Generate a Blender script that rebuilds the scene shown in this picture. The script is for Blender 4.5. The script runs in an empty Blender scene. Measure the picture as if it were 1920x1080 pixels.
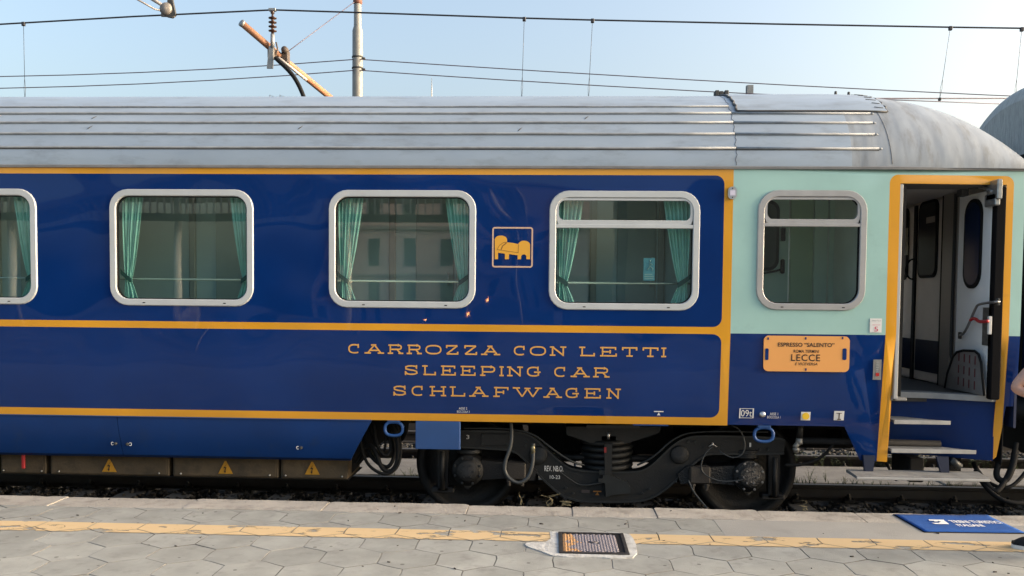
import bpy, bmesh, math, random
from mathutils import Vector, Matrix, noise
from mathutils.geometry import delaunay_2d_cdt, tessellate_polygon
random.seed(7)
R_ = math.radians
scene = bpy.context.scene
col = scene.collection
# ------------------------------------------------------------------ camera
F, CX, PY = 1600.0, 960.0, 630.0
CAM = Vector((0, 0, 2.0))
YAW, PITCH, ROLL = R_(2.5), R_(2.5), R_(0.53)
fw = Vector((-math.sin(YAW)*math.cos(PITCH), math.cos(YAW)*math.cos(PITCH), -math.sin(PITCH)))
r0 = Vector((math.cos(YAW), math.sin(YAW), 0)); u0 = r0.cross(fw)
rt = r0*math.cos(ROLL) + u0*math.sin(ROLL); up = -r0*math.sin(ROLL) + u0*math.cos(ROLL)
cd = bpy.data.cameras.new('camera'); cam = bpy.data.objects.new('camera', cd); col.objects.link(cam)
M = Matrix((rt, up, -fw)).transposed().to_4x4(); M.translation = CAM
cam.matrix_world = M
cd.sensor_width = 36; cd.lens = F/1920*36; cd.shift_y = (PY-540)/1920
cd.clip_start = 0.05; cd.clip_end = 3000
scene.camera = cam
# ------------------------------------------------------------------ sky, sun, exposure
SUN_EL, SUN_AZ = R_(13.0), R_(90.0)     # azimuth clockwise from +Y (the view direction)
w = bpy.data.worlds.new('World'); scene.world = w; w.use_nodes = True
nt = w.node_tree; bg = nt.nodes['Background']
sky = nt.nodes.new('ShaderNodeTexSky'); sky.sky_type = 'NISHITA'; sky.sun_disc = False
sky.sun_elevation = SUN_EL; sky.sun_rotation = SUN_AZ
sky.altitude = 0; sky.air_density = 1.0; sky.dust_density = 7.5; sky.ozone_density = 0.9
nt.links.new(sky.outputs[0], bg.inputs[0]); bg.inputs[1].default_value = 0.13
sd = bpy.data.lights.new('sun', 'SUN'); sun = bpy.data.objects.new('sun', sd); col.objects.link(sun)
sd.energy = 2.1; sd.angle = R_(40); sd.color = (1.0, 0.86, 0.72)
sdir = Vector((math.sin(SUN_AZ)*math.cos(SUN_EL), math.cos(SUN_AZ)*math.cos(SUN_EL), math.sin(SUN_EL)))
sun.rotation_euler = sdir.to_track_quat('Z', 'Y').to_euler()
scene.view_settings.view_transform = 'Standard'; scene.view_settings.look = 'None'
scene.view_settings.gamma = 1; scene.view_settings.use_curve_mapping = False
scene.view_settings.exposure = 1.98
scene.cycles.max_bounces = 8; scene.cycles.transparent_max_bounces = 16
scene.cycles.caustics_reflective = False; scene.cycles.caustics_refractive = False

# ------------------------------------------------------------------ measuring helpers
def ray(px, py): return rt*((px-CX)/F) + up*(-(py-PY)/F) + fw
def P(px, py, Y):                     # point of the plane y=Y seen at that place of the photograph
    d = ray(px, py); t = Y/d.y
    return (d.x*t, CAM.z + d.z*t)
def PXp(px, py, X):
    d = ray(px, py); t = X/d.x
    return (d.y*t, CAM.z + d.z*t)
def G(px, py, z):
    d = ray(px, py); t = (z-CAM.z)/d.z
    return (d.x*t, d.y*t)
def proj(x, y, z):
    v = Vector((x, y, z))-CAM; dd = v.dot(fw)
    return (CX + F*v.dot(rt)/dd, PY - F*v.dot(up)/dd)

# ------------------------------------------------------------------ materials
MATS = {}
def mat(name, color, rough=0.6, metal=0.0, coat=0.0, var=0.0, vscale=3.0, bump=0.0, bscale=40.0, bdist=0.01,
        color2=None, dirt=None, stretch=(1,1,1), coat_rough=0.03, bump2=None, rvar=0.0, spec=0.5, objrand=0.0):
    if name in MATS: return MATS[name]
    m = bpy.data.materials.new(name); m.use_nodes = True; MATS[name] = m
    n = m.node_tree.nodes; l = m.node_tree.links; b = n['Principled BSDF']
    b.inputs['Roughness'].default_value = rough; b.inputs['Metallic'].default_value = metal
    b.inputs['Coat Weight'].default_value = coat; b.inputs['Coat Roughness'].default_value = coat_rough
    b.inputs['Specular IOR Level'].default_value = spec
    geo = n.new('ShaderNodeNewGeometry')
    mp = n.new('ShaderNodeMapping'); mp.inputs['Scale'].default_value = stretch; l.new(geo.outputs['Position'], mp.inputs['Vector'])
    c = (*color, 1); last = None
    rgb = n.new('ShaderNodeRGB'); rgb.outputs[0].default_value = c; last = rgb.outputs[0]
    def noi(scale, detail=6, rough_=0.6):
        t = n.new('ShaderNodeTexNoise'); t.inputs['Scale'].default_value = scale; t.inputs['Detail'].default_value = detail
        t.inputs['Roughness'].default_value = rough_; l.new(mp.outputs[0], t.inputs['Vector']); return t.outputs['Fac']
    if var or color2:
        mx = n.new('ShaderNodeMix'); mx.data_type = 'RGBA'
        c2 = color2 if color2 else tuple(x*(1-var) for x in color)
        mr = n.new('ShaderNodeMapRange'); mr.inputs['From Min'].default_value = 0.35; mr.inputs['From Max'].default_value = 0.65
        l.new(noi(vscale), mr.inputs['Value']); l.new(mr.outputs[0], mx.inputs['Factor'])
        l.new(last, mx.inputs['A']); mx.inputs['B'].default_value = (*c2, 1); last = mx.outputs['Result']
    if dirt:   # (color, scale, threshold lo, hi)
        mx = n.new('ShaderNodeMix'); mx.data_type = 'RGBA'
        mr = n.new('ShaderNodeMapRange'); mr.inputs['From Min'].default_value = dirt[2]; mr.inputs['From Max'].default_value = dirt[3]
        mr.inputs['To Max'].default_value = dirt[4] if len(dirt) > 4 else 1.0
        l.new(noi(dirt[1], 8, 0.65), mr.inputs['Value']); l.new(mr.outputs[0], mx.inputs['Factor'])
        l.new(last, mx.inputs['A']); mx.inputs['B'].default_value = (*dirt[0], 1); last = mx.outputs['Result']
    if objrand:
        oi = n.new('ShaderNodeObjectInfo'); hs = n.new('ShaderNodeHueSaturation')
        mr = n.new('ShaderNodeMapRange'); mr.inputs['To Min'].default_value = 1-objrand; mr.inputs['To Max'].default_value = 1+objrand
        l.new(oi.outputs['Random'], mr.inputs['Value']); l.new(mr.outputs[0], hs.inputs['Value']); l.new(last, hs.inputs['Color']); last = hs.outputs[0]
    l.new(last, b.inputs['Base Color'])
    if rvar:
        mr = n.new('ShaderNodeMapRange'); mr.inputs['From Min'].default_value = 0.3; mr.inputs['From Max'].default_value = 0.7
        mr.inputs['To Min'].default_value = rough-rvar; mr.inputs['To Max'].default_value = rough+rvar
        l.new(noi(vscale*2.3), mr.inputs['Value']); l.new(mr.outputs[0], b.inputs['Roughness'])
    nrm = None
    if bump:
        bp = n.new('ShaderNodeBump'); bp.inputs['Strength'].default_value = bump; bp.inputs['Distance'].default_value = bdist
        l.new(noi(bscale, 4), bp.inputs['Height']); nrm = bp.outputs[0]
    if bump2:   # (strength, scale, dist)
        bp = n.new('ShaderNodeBump'); bp.inputs['Strength'].default_value = bump2[0]; bp.inputs['Distance'].default_value = bump2[2]
        l.new(noi(bump2[1], 1, 0.4), bp.inputs['Height'])
        if nrm: l.new(nrm, bp.inputs['Normal'])
        nrm = bp.outputs[0]
    if nrm:
        l.new(nrm, b.inputs['Normal'])
        l.new(nrm, b.inputs['Coat Normal'])
    return m
WAVE = (0.75, 1.05, 0.045)
BLUE = mat('blue_paint', (0.0004, 0.0260, 0.148), 0.35, spec=0.08, coat=0.6, var=0.18, vscale=0.9, bump2=WAVE, coat_rough=0.02)
YEL = mat('yellow_paint', (0.70, 0.325, 0.010), 0.35, coat=0.7, var=0.12, vscale=1.2, bump2=WAVE, dirt=((0.25,0.13,0.03), 5, 0.62, 0.8, 0.35))
AQUA = mat('aqua_paint', (0.34, 0.56, 0.52), 0.42, coat=0.35, var=0.10, vscale=1.6, bump2=(0.4,1.1,0.04), dirt=((0.2,0.32,0.3), 3.5, 0.58, 0.8, 0.4), coat_rough=0.15)
SKIRT = mat('skirt_blue_paint', (0.0015, 0.037, 0.175), 0.6, spec=0.3, coat=0.1, var=0.2, vscale=1.4, coat_rough=0.2, dirt=((0.03,0.045,0.07), 6, 0.55, 0.8, 0.35))
ROOF = mat('roof_silver_paint', (0.35, 0.415, 0.48), 0.42, metal=0.25, var=0.14, vscale=1.2, stretch=(0.8, 2, 2.4), bump2=(0.3, 2.2, 0.02), dirt=((0.17,0.18,0.18), 3.2, 0.52, 0.78, 0.6), rvar=0.08)
ROOFEND = mat('roof_end_paint', (0.30, 0.335, 0.37), 0.5, metal=0.15, var=0.22, vscale=2.6, stretch=(2.5, 1, 0.7), bump2=(0.4, 3, 0.02), dirt=((0.15,0.15,0.14), 4.5, 0.50, 0.72, 0.65), rvar=0.08)
RIB = mat('roof_rib_metal', (0.31, 0.335, 0.36), 0.65, var=0.3, vscale=8)
SEAL = mat('dark_sealant', (0.05, 0.052, 0.052), 0.8)
FRAMEW = mat('window_frame_grey', (0.52, 0.55, 0.56), 0.42, metal=0.1, var=0.08, vscale=6)
FRAMEA = mat('window_frame_aluminium', (0.42, 0.42, 0.42), 0.38, metal=0.35, var=0.12, vscale=7)
RUB = mat('black_rubber', (0.008, 0.0085, 0.009), 0.75, spec=0.2)
BOG = mat('bogie_dark_grey', (0.0065, 0.0085, 0.0098), 0.6, var=0.35, vscale=5, bump=0.3, bscale=60, dirt=((0.018,0.015,0.012), 7, 0.5, 0.8, 0.6))
BOGL = mat('bogie_worn_edge', (0.017, 0.021, 0.023), 0.5, var=0.3, vscale=9)
GRIMY = mat('grimy_iron', (0.006, 0.0065, 0.007), 0.6, var=0.4, vscale=12, bump=0.5, bscale=90, dirt=((0.013,0.011,0.009), 14, 0.5, 0.7, 0.6))
GLOSSBLK = mat('oily_black_iron', (0.012, 0.013, 0.014), 0.28, var=0.3, vscale=20, bump=0.8, bscale=70, bdist=0.02)
RAILM = mat('rail_steel', (0.055, 0.050, 0.045), 0.6, var=0.3, vscale=4, dirt=((0.045,0.03,0.02), 9, 0.5, 0.7, 0.6))
BALL = mat('ballast_stone', (0.055, 0.052, 0.048), 0.9, var=0.5, vscale=9, dirt=((0.03,0.027,0.024), 5, 0.45, 0.7, 0.7))
GROUNDM = mat('track_bed_dirt', (0.045, 0.040, 0.034), 0.95, var=0.4, vscale=3, bump=0.8, bscale=20, bdist=0.03)
CONC = mat('old_concrete', (0.20, 0.19, 0.175), 0.95, var=0.35, vscale=5, bump=0.9, bscale=60, dirt=((0.10,0.095,0.085), 6, 0.55, 0.75, 0.7))
SLEEP = mat('sleeper_concrete', (0.12, 0.115, 0.105), 0.9, var=0.3, vscale=4, bump=0.4, bscale=40)
WHITE = mat('white_lettering', (0.78, 0.78, 0.76), 0.5, var=0.1, vscale=30)
GOLD = mat('gold_lettering', (0.70, 0.37, 0.085), 0.45, var=0.08, vscale=10)
STEEL = mat('bright_steel', (0.55, 0.56, 0.57), 0.3, metal=0.9, var=0.15, vscale=12)
TREAD = mat('step_metal', (0.30, 0.30, 0.29), 0.7, metal=0.05, var=0.3, vscale=9, bump=0.4, bscale=120, dirt=((0.20,0.19,0.175), 8, 0.5, 0.75, 0.6))

# ------------------------------------------------------------------ building helpers
WO = {}     # world origin of every object
def tagp(o, label=None, cat=None, group=None, kind=None):
    if label: o['label'] = label
    if cat: o['category'] = cat
    if group: o['group'] = group
    if kind: o['kind'] = kind
    return o
def link(o, parent, origin):
    col.objects.link(o); WO[o.name] = Vector(origin)
    if parent: o.parent = parent; o.location = Vector(origin)-WO[parent.name]
    else: o.location = origin
    return o
def empty(name, loc, label=None, cat=None, group=None, kind=None, parent=None):
    o = bpy.data.objects.new(name, None); o.empty_display_size = 0.2
    link(o, parent, loc); return tagp(o, label, cat, group, kind)
class MB:
    def __init__(s): s.v = []; s.f = []; s.mi = []; s.sm = []; s.cur = 0; s.smooth = False
    def add(s, vs, fs, smooth=None):
        k = len(s.v); s.v += [tuple(v) for v in vs]
        for f in fs:
            s.f.append(tuple(k+i for i in f)); s.mi.append(s.cur); s.sm.append(s.smooth if smooth is None else smooth)
        return s
    def box(s, x0, x1, y0, y1, z0, z1, b=0.0):
        if b <= 0:
            vs = [(x,y,z) for x in (x0,x1) for y in (y0,y1) for z in (z0,z1)]
            return s.add(vs, [(0,1,3,2),(4,6,7,5),(0,4,5,1),(2,3,7,6),(0,2,6,4),(1,5,7,3)], False)
        # chamfered box
        vs = []; ids = {}
        for i, x in enumerate((x0, x1)):
            for j, y in enumerate((y0, y1)):
                for k, z in enumerate((z0, z1)):
                    sx, sy, sz = (1-2*i)*b, (1-2*j)*b, (1-2*k)*b
                    ids[i,j,k] = len(vs); vs += [(x, y+sy, z+sz), (x+sx, y, z+sz), (x+sx, y+sy, z)]
        fs = []
        for i in (0,1):
            fs.append([ids[i,0,0], ids[i,1,0], ids[i,1,1], ids[i,0,1]][::(1 if i else -1)])
            fs.append([ids[0,i,0]+1, ids[0,i,1]+1, ids[1,i,1]+1, ids[1,i,0]+1][::(1 if i else -1)])
            fs.append([ids[0,0,i]+2, ids[1,0,i]+2, ids[1,1,i]+2, ids[0,1,i]+2][::(1 if i else -1)])
        for j in (0,1):
            for k in (0,1):
                fs.append([ids[0,j,k]+1, ids[1,j,k]+1, ids[1,j,k]+2, ids[0,j,k]+2][::(1 if j == k else -1)])
                fs.append([ids[j,0,k], ids[j,1,k], ids[j,1,k]+2, ids[j,0,k]+2][::(-1 if j == k else 1)])
                fs.append([ids[j,k,0], ids[j,k,1], ids[j,k,1]+1, ids[j,k,0]+1][::(1 if j == k else -1)])
        for (i,j,k), a in ids.items():
            fs.append([a, a+1, a+2][::(1 if (i+j+k) % 2 else -1)])
        return s.add(vs, fs, False)
    def prism(s, poly, y0, y1, axis='y', smooth=False):
        n = len(poly); area = sum(poly[i][0]*poly[(i+1)%n][1]-poly[(i+1)%n][0]*poly[i][1] for i in range(n))
        if area < 0: poly = poly[::-1]
        def mk(a, b, c): return (a, c, b) if axis == 'y' else ((c, a, b) if axis == 'x' else (a, b, c))
        vs = [mk(a, b, y0) for a, b in poly] + [mk(a, b, y1) for a, b in poly]
        tris = tessellate_polygon([[Vector((a, b, 0)) for a, b in poly]])
        fs = [];
        for t in tris:
            a, b, c = t
            ar = (poly[b][0]-poly[a][0])*(poly[c][1]-poly[a][1])-(poly[c][0]-poly[a][0])*(poly[b][1]-poly[a][1])
            if ar < 0: t = (a, c, b)
            fs.append(tuple(t)); fs.append(tuple(n+i for i in reversed(t)))
        for i in range(n): fs.append((i, n+i, n+(i+1)%n, (i+1)%n))
        if axis in ('x', 'z'): fs = [tuple(reversed(f)) for f in fs]
        return s.add(vs, fs, smooth)
    def tube(s, pts, r, n=8, caps=True, smooth=True):
        pts = [Vector(p) for p in pts]; m = len(pts); rs = r if isinstance(r, (list, tuple)) else [r]*m
        vs = []; prev = None
        for i, p in enumerate(pts):
            t = (pts[min(i+1, m-1)]-pts[max(i-1, 0)]).normalized()
            if prev is None:
                a = Vector((0,0,1)) if abs(t.z) < 0.9 else Vector((1,0,0)); u = t.cross(a).normalized()
            else:
                u = (prev - t*prev.dot(t)).normalized()
            prev = u; w_ = t.cross(u)
            for k in range(n):
                an = 2*math.pi*k/n; vs.append(p + (u*math.cos(an)+w_*math.sin(an))*rs[i])
        fs = []
        for i in range(m-1):
            for k in range(n):
                a, b = i*n+k, i*n+(k+1)%n; fs.append((a, b, b+n, a+n))
        if caps: fs.append(tuple(reversed(range(n)))); fs.append(tuple(range((m-1)*n, m*n)))
        return s.add(vs, fs, smooth)
    def lathe(s, prof, c, axis='y', n=24, smooth=True, closed=False):
        # prof: list of (radius, distance along axis)
        vs = []; m = len(prof)
        for r, h in prof:
            for k in range(n):
                a = 2*math.pi*k/n; u, v = r*math.cos(a), r*math.sin(a)
                vs.append({'y': (c[0]+u, c[1]+h, c[2]+v), 'z': (c[0]+u, c[1]+v, c[2]+h), 'x': (c[0]+h, c[1]+u, c[2]+v)}[axis])
        fs = []
        for i in range(m-1):
            for k in range(n): fs.append((i*n+k, (i+1)*n+k, (i+1)*n+(k+1)%n, i*n+(k+1)%n))
        fs.append(tuple(range(n))); fs.append(tuple(reversed(range((m-1)*n, m*n))))
        if axis == 'z' or axis == 'x': fs = [tuple(reversed(f)) for f in fs]
        return s.add(vs, fs, smooth)
    def build(s, name, m=None, parent=None, origin=None, smooth=None, **tags):
        xs = [v[0] for v in s.v]; ys = [v[1] for v in s.v]; zs = [v[2] for v in s.v]
        if origin is None: origin = ((min(xs)+max(xs))/2, (min(ys)+max(ys))/2, (min(zs)+max(zs))/2 if parent else min(zs))
        o_ = Vector(origin)
        me = bpy.data.meshes.new(name); me.from_pydata([tuple(Vector(v)-o_) for v in s.v], [], s.f)
        ms = m if isinstance(m, (list, tuple)) else [m]
        for x in ms: me.materials.append(x)
        for p, i, sm in zip(me.polygons, s.mi, s.sm): p.material_index = min(i, len(ms)-1); p.use_smooth = sm
        me.update()
        o = bpy.data.objects.new(name, me); link(o, parent, o_)
        return tagp(o, **tags) if tags else o
def pieces(mb, name, m, parent, **tags):
    # one object per separate piece
    par = list(range(len(mb.v)))
    def find(i):
        while par[i] != i: par[i] = par[par[i]]; i = par[i]
        return i
    for f in mb.f:
        r = find(f[0])
        for i in f[1:]: par[find(i)] = r
    g = {}
    for k, f in enumerate(mb.f): g.setdefault(find(f[0]), []).append(k)
    out = []
    for ks in g.values():
        ids = {}; n = MB()
        for k in ks:
            for i in mb.f[k]:
                if i not in ids: ids[i] = len(n.v); n.v.append(mb.v[i])
            n.f.append(tuple(ids[i] for i in mb.f[k])); n.mi.append(mb.mi[k]); n.sm.append(mb.sm[k])
        out.append(n.build(name, m, parent, **tags))
    return out
def dup(o, delta, parent=None):
    c = o.copy(); org = WO[o.name]+Vector(delta)
    link(c, parent if parent else o.parent, org)
    if o.rotation_euler: c.rotation_euler = o.rotation_euler
    for ch in [x for x in o.children]: dup(ch, delta, c)
    return c
def rrect(x0, x1, z0, z1, r, n=6):
    pts = []
    for cx, cz, a0 in ((x1-r, z1-r, 0), (x0+r, z1-r, 90), (x0+r, z0+r, 180), (x1-r, z0+r, 270)):
        for k in range(n+1):
            a = R_(a0+90*k/n); pts.append((cx+r*math.cos(a), cz+r*math.sin(a)))
    return pts
def inpoly(x, z, poly):
    c = False; n = len(poly); j = n-1
    for i in range(n):
        xi, zi = poly[i]; xj, zj = poly[j]
        if (zi > z) != (zj > z) and x < (xj-xi)*(z-zi)/(zj-zi)+xi: c = not c
        j = i
    return c
def ss(a, b, x): t = max(0, min(1, (x-a)/(b-a))); return t*t*(3-2*t)
def smoothpath(pts, it=2):
    for _ in range(it):
        q = [pts[0]]
        for a, b in zip(pts, pts[1:]):
            a, b = Vector(a), Vector(b); q += [a*0.75+b*0.25, a*0.25+b*0.75]
        q.append(pts[-1]); pts = q
    return pts
def text_geo(body, shear=0.0, spacing=1.0, bold=0.0):
    cu = bpy.data.curves.new('t', 'FONT'); cu.body = body; cu.align_x = 'CENTER'; cu.space_character = spacing; cu.shear = shear; cu.offset = bold
    cu.resolution_u = 3
    o = bpy.data.objects.new('t', cu); col.objects.link(o)
    dg = bpy.context.evaluated_depsgraph_get(); me = bpy.data.meshes.new_from_object(o.evaluated_get(dg))
    vs = [(v.co.x, v.co.y) for v in me.vertices]; fs = [tuple(p.vertices) for p in me.polygons]
    bpy.data.objects.remove(o); bpy.data.curves.remove(cu); bpy.data.meshes.remove(me)
    x0 = min(v[0] for v in vs); x1 = max(v[0] for v in vs); y0 = min(v[1] for v in vs); y1 = max(v[1] for v in vs)
    return [((x-x0)/(x1-x0), (y-y0)/(y1-y0)) for x, y in vs], fs
def add_text(mb, body, f, **k):
    """f maps (u 0..1, v 0..1) to a 3-D point"""
    vs, fs = text_geo(body, **k)
    mb.add([f(u, v) for u, v in vs], fs, False)
# ================================================================== SLEEPING CAR
YC, YS0 = 8.66, 7.25
def side_y(x, z):
    y = YS0
    if z < 1.45: y += 0.125*((1.45-z)/0.85)**1.6
    y += 0.075*ss(2.75, 4.1, x)**1.0*1.0
    return y
def PS(px, py):
    Y = YS0
    for _ in range(4):
        x, z = P(px, py, Y); Y = side_y(x, z)
    return (x, z)
XEND = PS(1919, 450)[0]
XLEFT = -9.0
ZTOP = P(900, 315, YS0)[1]
Zc = lambda px, py: PS(px, py)[1]
Xc = lambda px, py: PS(px, py)[0]
car = empty('sleeping_car', (0, YC, 0), 'blue sleeping car with yellow lines, pale green end section and silver ribbed roof', 'train carriage')
# window data : (outer x0,x1,y0,y1)
WIN = [(205,476,353,575), (617,891,357,580), (1030,1310,358,582)]
ws = []
for a in WIN:
    x0, z1 = PS(a[0], a[2]); x1, z0 = PS(a[1], a[3]); ws.append((x0, x1, z0, z1))
WWd = sum(q[1]-q[0] for q in ws)/3; ZW0 = sum(q[2] for q in ws)/3; ZW1 = sum(q[3] for q in ws)/3
wc = [(q[0]+q[1])/2 for q in ws]; pitchw = (wc[2]-wc[0])/2
xw0 = Xc(70, 460)-WWd/2
WC = [wc[0], wc[1], wc[2], xw0, xw0-pitchw, xw0-2*pitchw]
x0, z1 = PS(1419, 356); x1, z0 = PS(1621, 583)
W4 = (x0+0.01, x1, z0, z1)
# paint lay-out
zb = Zc(700, 787.5)                      # lower edge of body side (left part)
zs_top = Zc(700, 327); zm1 = Zc(700, 606.5); zm0 = Zc(700, 619.5); zbl = Zc(700, 773.5)
xv0, xv1 = Xc(1356, 470), Xc(1371, 560)
z_aq = Zc(1500, 626.5)
# door
dx0 = Xc(1684, 500); dx1o = Xc(1869, 500); dx1 = Xc(1871, 757); dz1 = Zc(1780, 345)
sx0 = Xc(1664, 500); sx1 = Xc(1896, 500); sz1 = Zc(1780, 328.5); zyb = Zc(1660, 866)
XN = Xc(1583, 800); XN2 = Xc(1612, 865); zs_floor = 1.21
zrb = Zc(1895, 762)                      # where the body end is cut away above the coupling
zbr = Zc(1480, 798)
outer = [(XLEFT, ZTOP), (XLEFT, zb), (xv1, zb), (xv1, zbr), (XN, zbr), (XN2, zyb+0.012), (dx0, zyb), (dx0, dz1), (dx1, dz1), (dx1, zyb+0.01),
         (sx1-0.06, zyb+0.01), (sx1-0.015, zyb+0.05), (sx1+0.01, zrb), (XEND, zrb), (XEND, ZTOP)]
whole = outer
def wl(xc, g=0.02): return rrect(xc-WWd/2+g, xc+WWd/2-g, ZW0+g, ZW1-g, 0.15, 5)
holes = [wl(x) for x in WC] + [rrect(W4[0]+0.02, W4[1]-0.02, W4[2]+0.02, W4[3]-0.02, 0.15, 5)]
RC = 0.075
up_panel = [(XLEFT, zs_top), (XLEFT, zm1)] + [(xv0-RC+RC*math.sin(R_(a)), zm1+RC-RC*math.cos(R_(a))) for a in range(0, 91, 15)] + [(xv0-RC+RC*math.cos(R_(a)), zs_top-RC+RC*math.sin(R_(a))) for a in range(0, 91, 15)]
lo_panel = [(XLEFT, zm0), (XLEFT, zbl)] + [(xv0-RC+RC*math.sin(R_(a)), zbl+RC-RC*math.cos(R_(a))) for a in range(0, 91, 15)] + [(xv0-RC+RC*math.cos(R_(a)), zm0-RC+RC*math.sin(R_(a))) for a in range(0, 91, 15)]
rr = 0.07
surround = [(sx0, zyb-0.1), (sx0, sz1-rr)] + [(sx0+rr-rr*math.cos(R_(a)), sz1-rr+rr*math.sin(R_(a))) for a in range(0, 91, 15)] + \
           [(sx1-rr+rr*math.sin(R_(a)), sz1-rr+rr*math.cos(R_(a))) for a in range(0, 91, 15)] + [(sx1, zyb+0.08), (sx1-0.02, zyb+0.03), (sx1-0.055, zyb-0.1)]
EDGE = 0.012
def clsf(x, z):
    if x < xv1:
        if inpoly(x, z, up_panel): return 'blue_upper_panel'
        if inpoly(x, z, lo_panel): return 'blue_lower_panel'
        return 'yellow_line'
    if inpoly(x, z, surround): return 'door_surround'
    if x > dx1: return 'pale_green_corner' if z > z_aq else 'blue_corner_panel'
    return 'pale_green_panel' if z > z_aq else 'blue_end_panel'
def cdt_side(loops, outer_, holes_, classify, yf, flip=False, zfine=True, xr=None):
    vs = []; es = []
    def addloop(lp, closed=True):
        k = len(vs); vs.extend(Vector(p) for p in lp); n = len(lp)
        es.extend((k+i, k+(i+1) % n) for i in range(n if closed else n-1))
    addloop(outer_)
    for l_ in loops: addloop(l_[0], l_[1])
    for h in holes_: addloop(h)
    xmin, xmax = (XLEFT, XEND) if xr is None else xr
    zl = [0.62+0.011]
    while zl[-1] < 1.45: zl.append(zl[-1]+0.07)
    zl += [1.75, 2.0, 2.3, 2.6, 2.9, 3.05]
    for i in range(int((xmax-xmin)/0.23)):
        for j, z in enumerate(zl): vs.append(Vector((xmin+0.1+i*0.23+0.003*j, z)))
    ov, oe, of, *_ = delaunay_2d_cdt(vs, es, [], 0, 1e-5)
    groups = {}
    for f in of:
        cx = sum(ov[i].x for i in f)/len(f); cz = sum(ov[i].y for i in f)/len(f)
        if not inpoly(cx, cz, outer_) or any(inpoly(cx, cz, h) for h in holes_): continue
        groups.setdefault(classify(cx, cz), []).append(f)
    out = {}
    for k, fl in groups.items():
        ids = {}; mv = []; mf = []
        for f in fl:
            g = []
            for i in f:
                if i not in ids: ids[i] = len(mv); mv.append((ov[i].x, yf(ov[i].x, ov[i].y), ov[i].y))
                g.append(ids[i])
            a, b, c = [ov[i] for i in f[:3]]
            if ((b-a).cross(c-a) < 0) != flip: g = g[::-1]
            mf.append(tuple(g))
        out[k] = (mv, mf)
    return out
loops = [(up_panel, True), (lo_panel, True), (surround, False), ([(xv1, zb), (xv1, ZTOP)], False), ([(xv1, z_aq), (XEND, z_aq)], False)]
reg = cdt_side(loops, outer, holes, clsf, side_y)
for k, (mv, mf) in reg.items():
    b = MB(); b.add(mv, mf, True)
    b.build(k, {'yellow_line': YEL, 'door_surround': YEL, 'pale_green_panel': AQUA, 'pale_green_corner': AQUA}.get(k, BLUE), car)
# far side of the car, same windows
fout = [(XLEFT, ZTOP), (XLEFT, 0.75), (XN, 0.75), (XN, 0.65), (XEND, 0.65), (XEND, ZTOP)]
fdw = rrect(dx0+.15, dx1-.15, 1.75, 2.8, .2, 5)
rg = cdt_side([([(XLEFT, zm1), (XEND, zm1)], False)], fout, holes+[fdw], lambda x, z: 'far_side_panel', lambda x, z: 2*YC-side_y(x, z), flip=True)
for k, (mv, mf) in rg.items():
    b = MB(); b.add(mv, mf, True); b.build(k, BLUE, car)
# ---- roof
ZE = ZTOP+0.012; AR = 1.42; HR = 0.845
XD0 = Xc(1560, 315)*1.0
XD1 = XEND+0.06
def roof_pt(x, t, off=0.0):
    u = max(0.0, (x-XD0)/(XD1-XD0)); u = min(u, 1)
    h = HR*max(0.0, 1-u**3.1)**0.5
    a = AR*(1-0.035*u*u)
    c, s_ = math.cos(t), math.sin(t)
    y = YC-a*(abs(c)**0.92)*(1 if c > 0 else -1); z = ZE+h*s_
    if off:
        n = Vector((0, -c*h, s_*a)).normalized(); y += n.y*off; z += n.z*off
    return (x, y, z)
def roof_patch(name, xs, ts, m, off=0.0, parent=car, smooth=True):
    b = MB(); vs = [roof_pt(x, t, off) for x in xs for t in ts]; nT = len(ts)
    fs = [(i*nT+j, (i+1)*nT+j, (i+1)*nT+j+1, i*nT+j+1) for i in range(len(xs)-1) for j in range(nT-1)]
    b.add(vs, fs, smooth); return b.build(name, m, parent)
ts = [math.pi*i/48 for i in range(49)]
XSEAM = XD0+0.16
xs = [XLEFT+0.35*i for i in range(int((XSEAM-XLEFT)/0.35)+1)]+[XSEAM]
roof_patch('roof', xs, ts, ROOF)
roof_patch('roof_end', [XSEAM+(XD1-XSEAM)*math.sin(math.pi/2*i/22) for i in range(23)], ts, ROOFEND)
def t_of(py, X=-1.2):
    lo, hi = 0.02, R_(72)
    for _ in range(40):
        m_ = (lo+hi)/2
        if proj(*roof_pt(X, m_))[1] > py: lo = m_
        else: hi = m_
    return lo
xsplit = P(1372, 250, 7.45)[0]
for py, xe in ((201, 1630), (213.5, 1632), (230.5, 1636), (251.5, 1640), (277.5, 1648)):
    t = t_of(py)
    xend = P(xe, py, roof_pt(0, t)[1])[0]
    # a pressed rib: a low half-round moulding with a dark seal under it
    b = MB(); b.cur = 0
    nrm = Vector((0, -math.cos(t)*HR, math.sin(t)*AR)).normalized()
    rad = 0.0105 if py > 205 else 0.007
    for xa, xb in ((XLEFT, xsplit-0.004), (xsplit+0.004, xend)):
        if py < 205 and xa > 0: continue
        n_ = max(2, int((xb-xa)/0.5))
        pts = [Vector(roof_pt(xa+(xb-xa)*i/n_, t)) + nrm*0.006 + Vector((0, 0, 0.0015*math.sin((xa+i)*1.7))) for i in range(n_+1)]
        b.tube(pts, rad, 8)
    if py > 205: b.tube([pts[-1], pts[-1]+Vector((0.03, 0.004, -0.002))], [rad*1.15, rad*0.4], 6)
    b.build('roof_rib', RIB, car)
    b = MB(); pts2 = [Vector(roof_pt(XLEFT+i*0.6, t)) + nrm*0.001 + Vector((0, -0.002, -rad-0.002)) for i in range(int((xend-XLEFT)/0.6))]
    b.tube(pts2+[Vector(roof_pt(xend, t))+nrm*0.001+Vector((0, -0.002, -rad-0.002))], 0.0035, 6); b.build('rib_seal', SEAL, car)
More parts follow.
